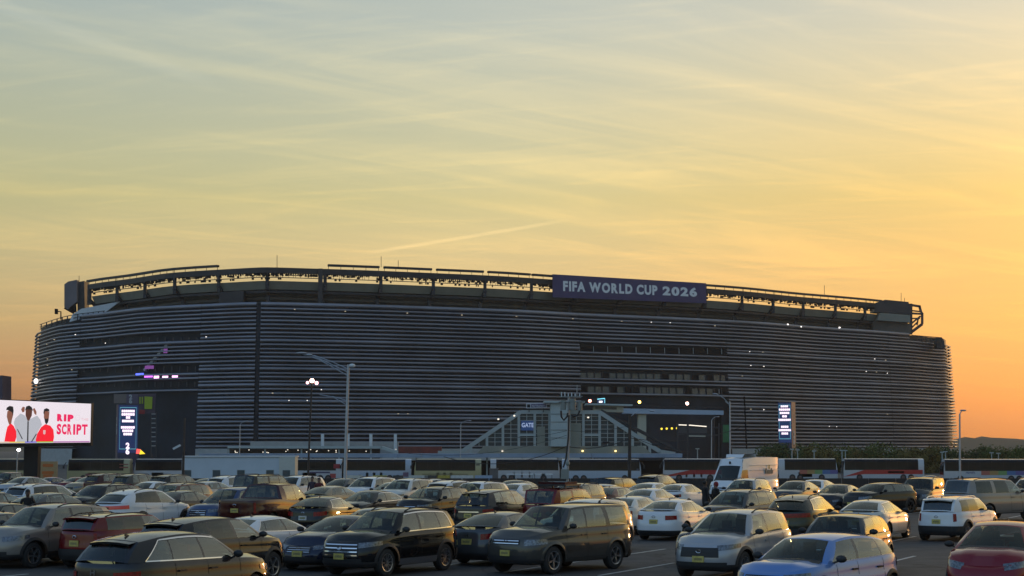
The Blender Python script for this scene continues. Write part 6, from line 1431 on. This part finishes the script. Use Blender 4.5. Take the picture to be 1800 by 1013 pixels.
for i in order:
    kind, kw, col, fc, l, r, top, label = CARS[i]; k = dict(kw); ed = EDGE.get(i, 'c')
    rz0 = (RZA if fc == 'A' else RZT) - radians(1); tp0 = tpl(kind, **k)
    if ed == 'b':
        _, rz, loc, bb_, _ = fit_heading(tp0, rz0, l, r, top)
    else:
        rz0 += radians(random.uniform(-1, 1)); done = False
        for _, dx_, dt, dh in SHIFTS:
            rz = rz0 + radians(dh); L_ = l + dx_ if ed in 'lc' else None; R_ = r + dx_ if ed in 'rc' else None
            loc, bb_ = fit(tp0, rz, L_, R_, top + dt)
            if not overlaps(loc, rz, tp0['spec'], placed): done = True; break
        if not done:
            print('DROPPED', label); continue
    placed.append((loc, rz, tp0['spec']))
    ov_ = {}
    if 'black roof and' in label: ov_['roof'] = M_trim
    if 'white plate' in label: ov_['plate'] = M_platew
    if 'blue tinted' in label: ov_['gws'] = glass('blue_windscreen', (.30, .42, .48), 1.3)
    if 'full width red' in label or 'C shaped' in label: ov_['tail'] = mat('tail_light_bright', (.55, .012, .014), .15, coat=1., emit=(1., .02, .02), es=.05)
    far = loc.y > 84
    cat = {'sedan': 'sedan', 'pickup': 'pickup truck', 'suv': 'SUV', 'box': 'SUV', 'coupe_suv': 'SUV', 'mini': 'hatchback', 'wagon': 'wagon', 'tesla': 'car'}[kind]
    nm = {'sedan': 'sedan', 'pickup': 'pickup_truck', 'suv': 'crossover', 'box': 'off_roader', 'coupe_suv': 'crossover', 'mini': 'hatchback', 'wagon': 'station_wagon', 'tesla': 'electric_car'}[kind]
    t = put_car(tp0, nm, label, cat, loc, rz, C[col], ov_, far, rim=M_rimd if col in ('black',) and random.random() < .5 else None)
    if 'black roof box' in label:
        rb_ = thing('roof_carrier', 'dark luggage carrier mounted on the red boxy off roader roof', 'roof carrier', loc + Vector((0, 0, tp0['spec']['H'] + .02)), rz)
        MB().box(-1.2, .2, -.62, .62, .05, .11).obj('tray', M_dark, rb_); MB().box(-1.15, -.05, -.56, .56, .11, .20).obj('lid', C['maroon'], rb_)
        for x in (-1.1, .1):
            for y in (-.55, .55): MB().box(x - .03, x + .03, y - .03, y + .03, -.06, .05).obj('foot', M_dark, rb_)
    INFO.append((label, kind, l, r, bb_, loc))
# one car driving along the lower road
tp0 = tpl('sedan', L=4.7); loc, _ = fit(tp0, 0., 1612, 1668, None, 238.); put_car(tp0, 'sedan', 'pale sedan driving along the road in front of the red banded coach', 'sedan', loc, radians(-3), C['silver'], None, True)

# ------------------------------------------------------------------ people
def person(loc, rz, label, shirt, trousers, skin, hair, arms, hood=None, h=1.75):
    t = thing('person', label, 'person', loc, rz)
    V = {}; E_ = []; vs = []; rs = []
    def v_(n, p, r): V[n] = len(vs); vs.append(Vector(p) * (h / 1.75)); rs.append(r); return n
    def e_(*ns):
        for a_, b_ in zip(ns, ns[1:]): E_.append((V[a_], V[b_]))
    v_('pel', (0, 0, .95), (.165, .125)); v_('bel', (0, 0, 1.10), (.150, .115)); v_('che', (0, .0, 1.30), (.175, .125)); v_('sho', (0, 0, 1.43), (.12, .095)); v_('nec', (0, .01, 1.50), (.058, .058)); v_('hd0', (0, .02, 1.57), (.075, .085)); v_('hd1', (0, .015, 1.66), (.080, .098)); v_('hd2', (0, .0, 1.73), (.058, .07))
    e_('pel', 'bel', 'che', 'sho', 'nec', 'hd0', 'hd1', 'hd2')
    for s_, n in ((1, 'l'), (-1, 'r')):
        v_('hip' + n, (s_ * .10, 0, .88), (.095, .10)); v_('kne' + n, (s_ * .11, .02, .50), (.062, .068)); v_('ank' + n, (s_ * .115, -.02, .10), (.042, .05)); v_('toe' + n, (s_ * .125, .13, .035), (.04, .032))
        e_('pel', 'hip' + n, 'kne' + n, 'ank' + n, 'toe' + n)
        v_('sh' + n, (s_ * .185, 0, 1.41), (.062, .065)); el, wr, ha = arms[0 if s_ > 0 else 1]
        v_('el' + n, (s_ * el[0], el[1], el[2]), (.047, .047)); v_('wr' + n, (s_ * wr[0], wr[1], wr[2]), (.032, .034)); v_('ha' + n, (s_ * ha[0], ha[1], ha[2]), (.040, .022))
        e_('sho', 'sh' + n, 'el' + n, 'wr' + n, 'ha' + n)
        w_, q = Vector((s_ * ha[0], ha[1], ha[2])), (Vector((s_ * ha[0], ha[1], ha[2])) - Vector((s_ * wr[0], wr[1], wr[2]))).normalized()
        sd_ = q.cross(Vector((0, 1, .2))).normalized()
        for f in range(5):
            o_ = (f - 1.5) * .019 if f < 4 else -.04; ln = (.065, .075, .07, .055, .05)[f]
            v_('f%d' % f + n, w_ + sd_ * o_ + q * (ln * .55 if f < 4 else .01), (.0085, .0085)); v_('g%d' % f + n, w_ + sd_ * (o_ * 1.25) + q * ln + Vector((0, .015, 0)), (.0075, .0075)); e_('ha' + n, 'f%d' % f + n, 'g%d' % f + n)
    me = bpy.data.meshes.new('person_body'); me.from_pydata(vs, E_, []); o = bpy.data.objects.new('tmp', me); COL.objects.link(o)
    sk = o.modifiers.new('s', 'SKIN'); sk.use_smooth_shade = True; o.modifiers.new('d', 'SUBSURF').levels = 2
    for i_, r in enumerate(rs): me.skin_vertices[0].data[i_].radius = r; me.skin_vertices[0].data[i_].use_root = i_ == 0
    dg = bpy.context.evaluated_depsgraph_get(); m2 = bpy.data.meshes.new_from_object(o.evaluated_get(dg)); bpy.data.objects.remove(o)
    for p in m2.polygons: p.use_smooth = True
    sc = h / 1.75; m2.materials.clear()
    for m_ in (skin, shirt, trousers, M_blk): m2.materials.append(m_)
    for p in m2.polygons:
        c = p.center / sc; arm = abs(c.x) > .16 and c.z > .5
        fore = arm and any((Vector((s_ * a_[2][0], a_[2][1], a_[2][2])) - c).length < .12 for s_, a_ in ((1, arms[0]), (-1, arms[1])))
        p.material_index = 0 if c.z > 1.485 or fore else 1 if c.z > .93 or arm else 2 if c.z > .09 else 3
    b_ = bpy.data.objects.new('body', m2); COL.objects.link(b_); b_.parent = t
    hr = MB().ell((0, -.012 * sc, 1.70 * sc), .088 * sc, .105 * sc, .085 * sc, 12, 8) if not hood else MB().ell((0, -.02 * sc, 1.66 * sc), .115 * sc, .125 * sc, .14 * sc, 12, 8)
    hr.obj('hood' if hood else 'hair', hood or hair, t, smooth=60)
    for s_ in (1, -1): MB().ell((s_ * .083 * sc, .01, 1.64 * sc), .012, .022, .032, 6, 5).obj('ear', skin, t, smooth=60)
    MB().ell((0, .108 * sc, 1.625 * sc), .014, .022, .026, 6, 5).obj('nose', skin, t, smooth=60)
    for s_ in (1, -1): MB().ell((s_ * .032, .098 * sc, 1.66 * sc), .012, .01, .008, 6, 4).obj('eye', M_blk, t, smooth=60)
    MB().ell((0, .10 * sc, 1.575 * sc), .026, .01, .007, 6, 4).obj('mouth', mat('lips', (.12, .04, .035), .6), t, smooth=60)
    return t
SKb = mat('skin_brown', (.09, .05, .035), .6, var=.1); SKm = mat('skin_medium', (.22, .12, .08), .6, var=.1); HRk = mat('hair_black', (.01, .009, .009), .6)
JK = mat('black_jacket', (.010, .010, .012), .8, var=.3, vscale=6); JR = mat('red_hood', (.22, .015, .018), .8, var=.2, vscale=6); TR = mat('dark_trousers', (.018, .018, .022), .85, var=.3, vscale=6); JM = mat('maroon_top', (.12, .02, .02), .8, var=.2, vscale=6); JP = mat('plum_jacket', (.05, .035, .05), .8, var=.2, vscale=6)
DOWN = ((.24, -.02, 1.14), (.26, .08, .90), (.26, .11, .83)); PHONE = ((.27, .04, 1.16), (.20, .20, 1.34), (.14, .20, 1.50)); FOLD = ((.25, .05, 1.14), (.08, .20, 1.16), (.02, .21, 1.17))
def stand(px, top, hh, Y=None):
    Y = Y or F * (CAMZ - hh) / (top - HOR); p = at_y(px, top, Y); return Vector((p.x, Y, gz(Y)))
def free(loc, rng=3.):
    """step to the nearest gap between cars along the line of sight"""
    for k in range(0, 60):
        for s_ in (1, -1):
            f = 1 + s_ * k * .004; q = Vector((loc.x * f, loc.y * f, 0)); ok = True
            for l2, r2, s2 in placed:
                d_ = q - l2; a_ = abs(d_.x * cos(r2) + d_.y * sin(r2)); e_ = abs(-d_.x * sin(r2) + d_.y * cos(r2))
                if a_ < s2['L'] / 2 + .3 and e_ < s2['W'] / 2 + .28: ok = False; break
            if ok: return q
    return loc
person(free(stand(49, 861, 1.82)), radians(200), 'person in a black jacket holding a phone to one ear', JK, TR, SKb, HRk, (DOWN, PHONE), h=1.80)
person(free(stand(1239, 845, 1.78)), radians(-60), 'person in black clothing facing the one with a red hood', JK, TR, SKb, HRk, (DOWN, FOLD), h=1.76)
person(free(stand(1258, 847, 1.72)), radians(120), 'person with a red hood and dark coat beside the white van', JK, TR, SKm, HRk, (FOLD, DOWN), hood=JR, h=1.70)
person(free(stand(549, 838, 1.72)), radians(170), 'person in a plum jacket standing beside the one in maroon', JP, TR, SKm, HRk, (DOWN, DOWN), h=1.72)
person(free(stand(561, 840, 1.70)), radians(190), 'person in a maroon top standing beside the one in plum', JM, TR, SKm, HRk, (DOWN, FOLD), h=1.70)
DBG_ = globals().get('DBG')
if DBG_:
    for lb, kd, l, r, bb_, loc in INFO:
        print('CAR %-9s want %4d-%4d (%3d) got %4d-%4d (%3d) Y %5.1f a %5.1f e %5.1f bottom %4d | %s' % (kd, l, r, r - l, bb_[0], bb_[1], bb_[1] - bb_[0], loc.y, loc.dot(EA), loc.dot(EE), bb_[3], lb[:40]))
    n = 0
    for i in range(n):
        for j in range(i):
            d_ = INFO[i][5] - INFO[j][5]; a_, e_ = abs(d_.dot(EA)), abs(d_.dot(EE))
            if a_ < 4.6 and e_ < 1.9: print('OVERLAP a %.1f e %.1f : %s | %s' % (a_, e_, INFO[i][0][:45], INFO[j][0][:45]))

# ------------------------------------------------------------------ the evening haze: one even box of air round everything
hz_ = MB().box(-4100, 4100, -600, 3400, -4, 62).obj('haze', None); tag(hz_, kind='stuff')
hm = bpy.data.materials.new('evening_haze'); hm.use_nodes = True; hn = hm.node_tree; hn.nodes.clear()
ho = hn.nodes.new('ShaderNodeOutputMaterial'); pv = hn.nodes.new('ShaderNodeVolumePrincipled'); pv.inputs['Color'].default_value = (.93, .90, .88, 1); pv.inputs['Density'].default_value = 0.00010; pv.inputs['Anisotropy'].default_value = .35
hn.links.new(pv.outputs[0], ho.inputs['Volume']); hz_.data.materials.append(hm)
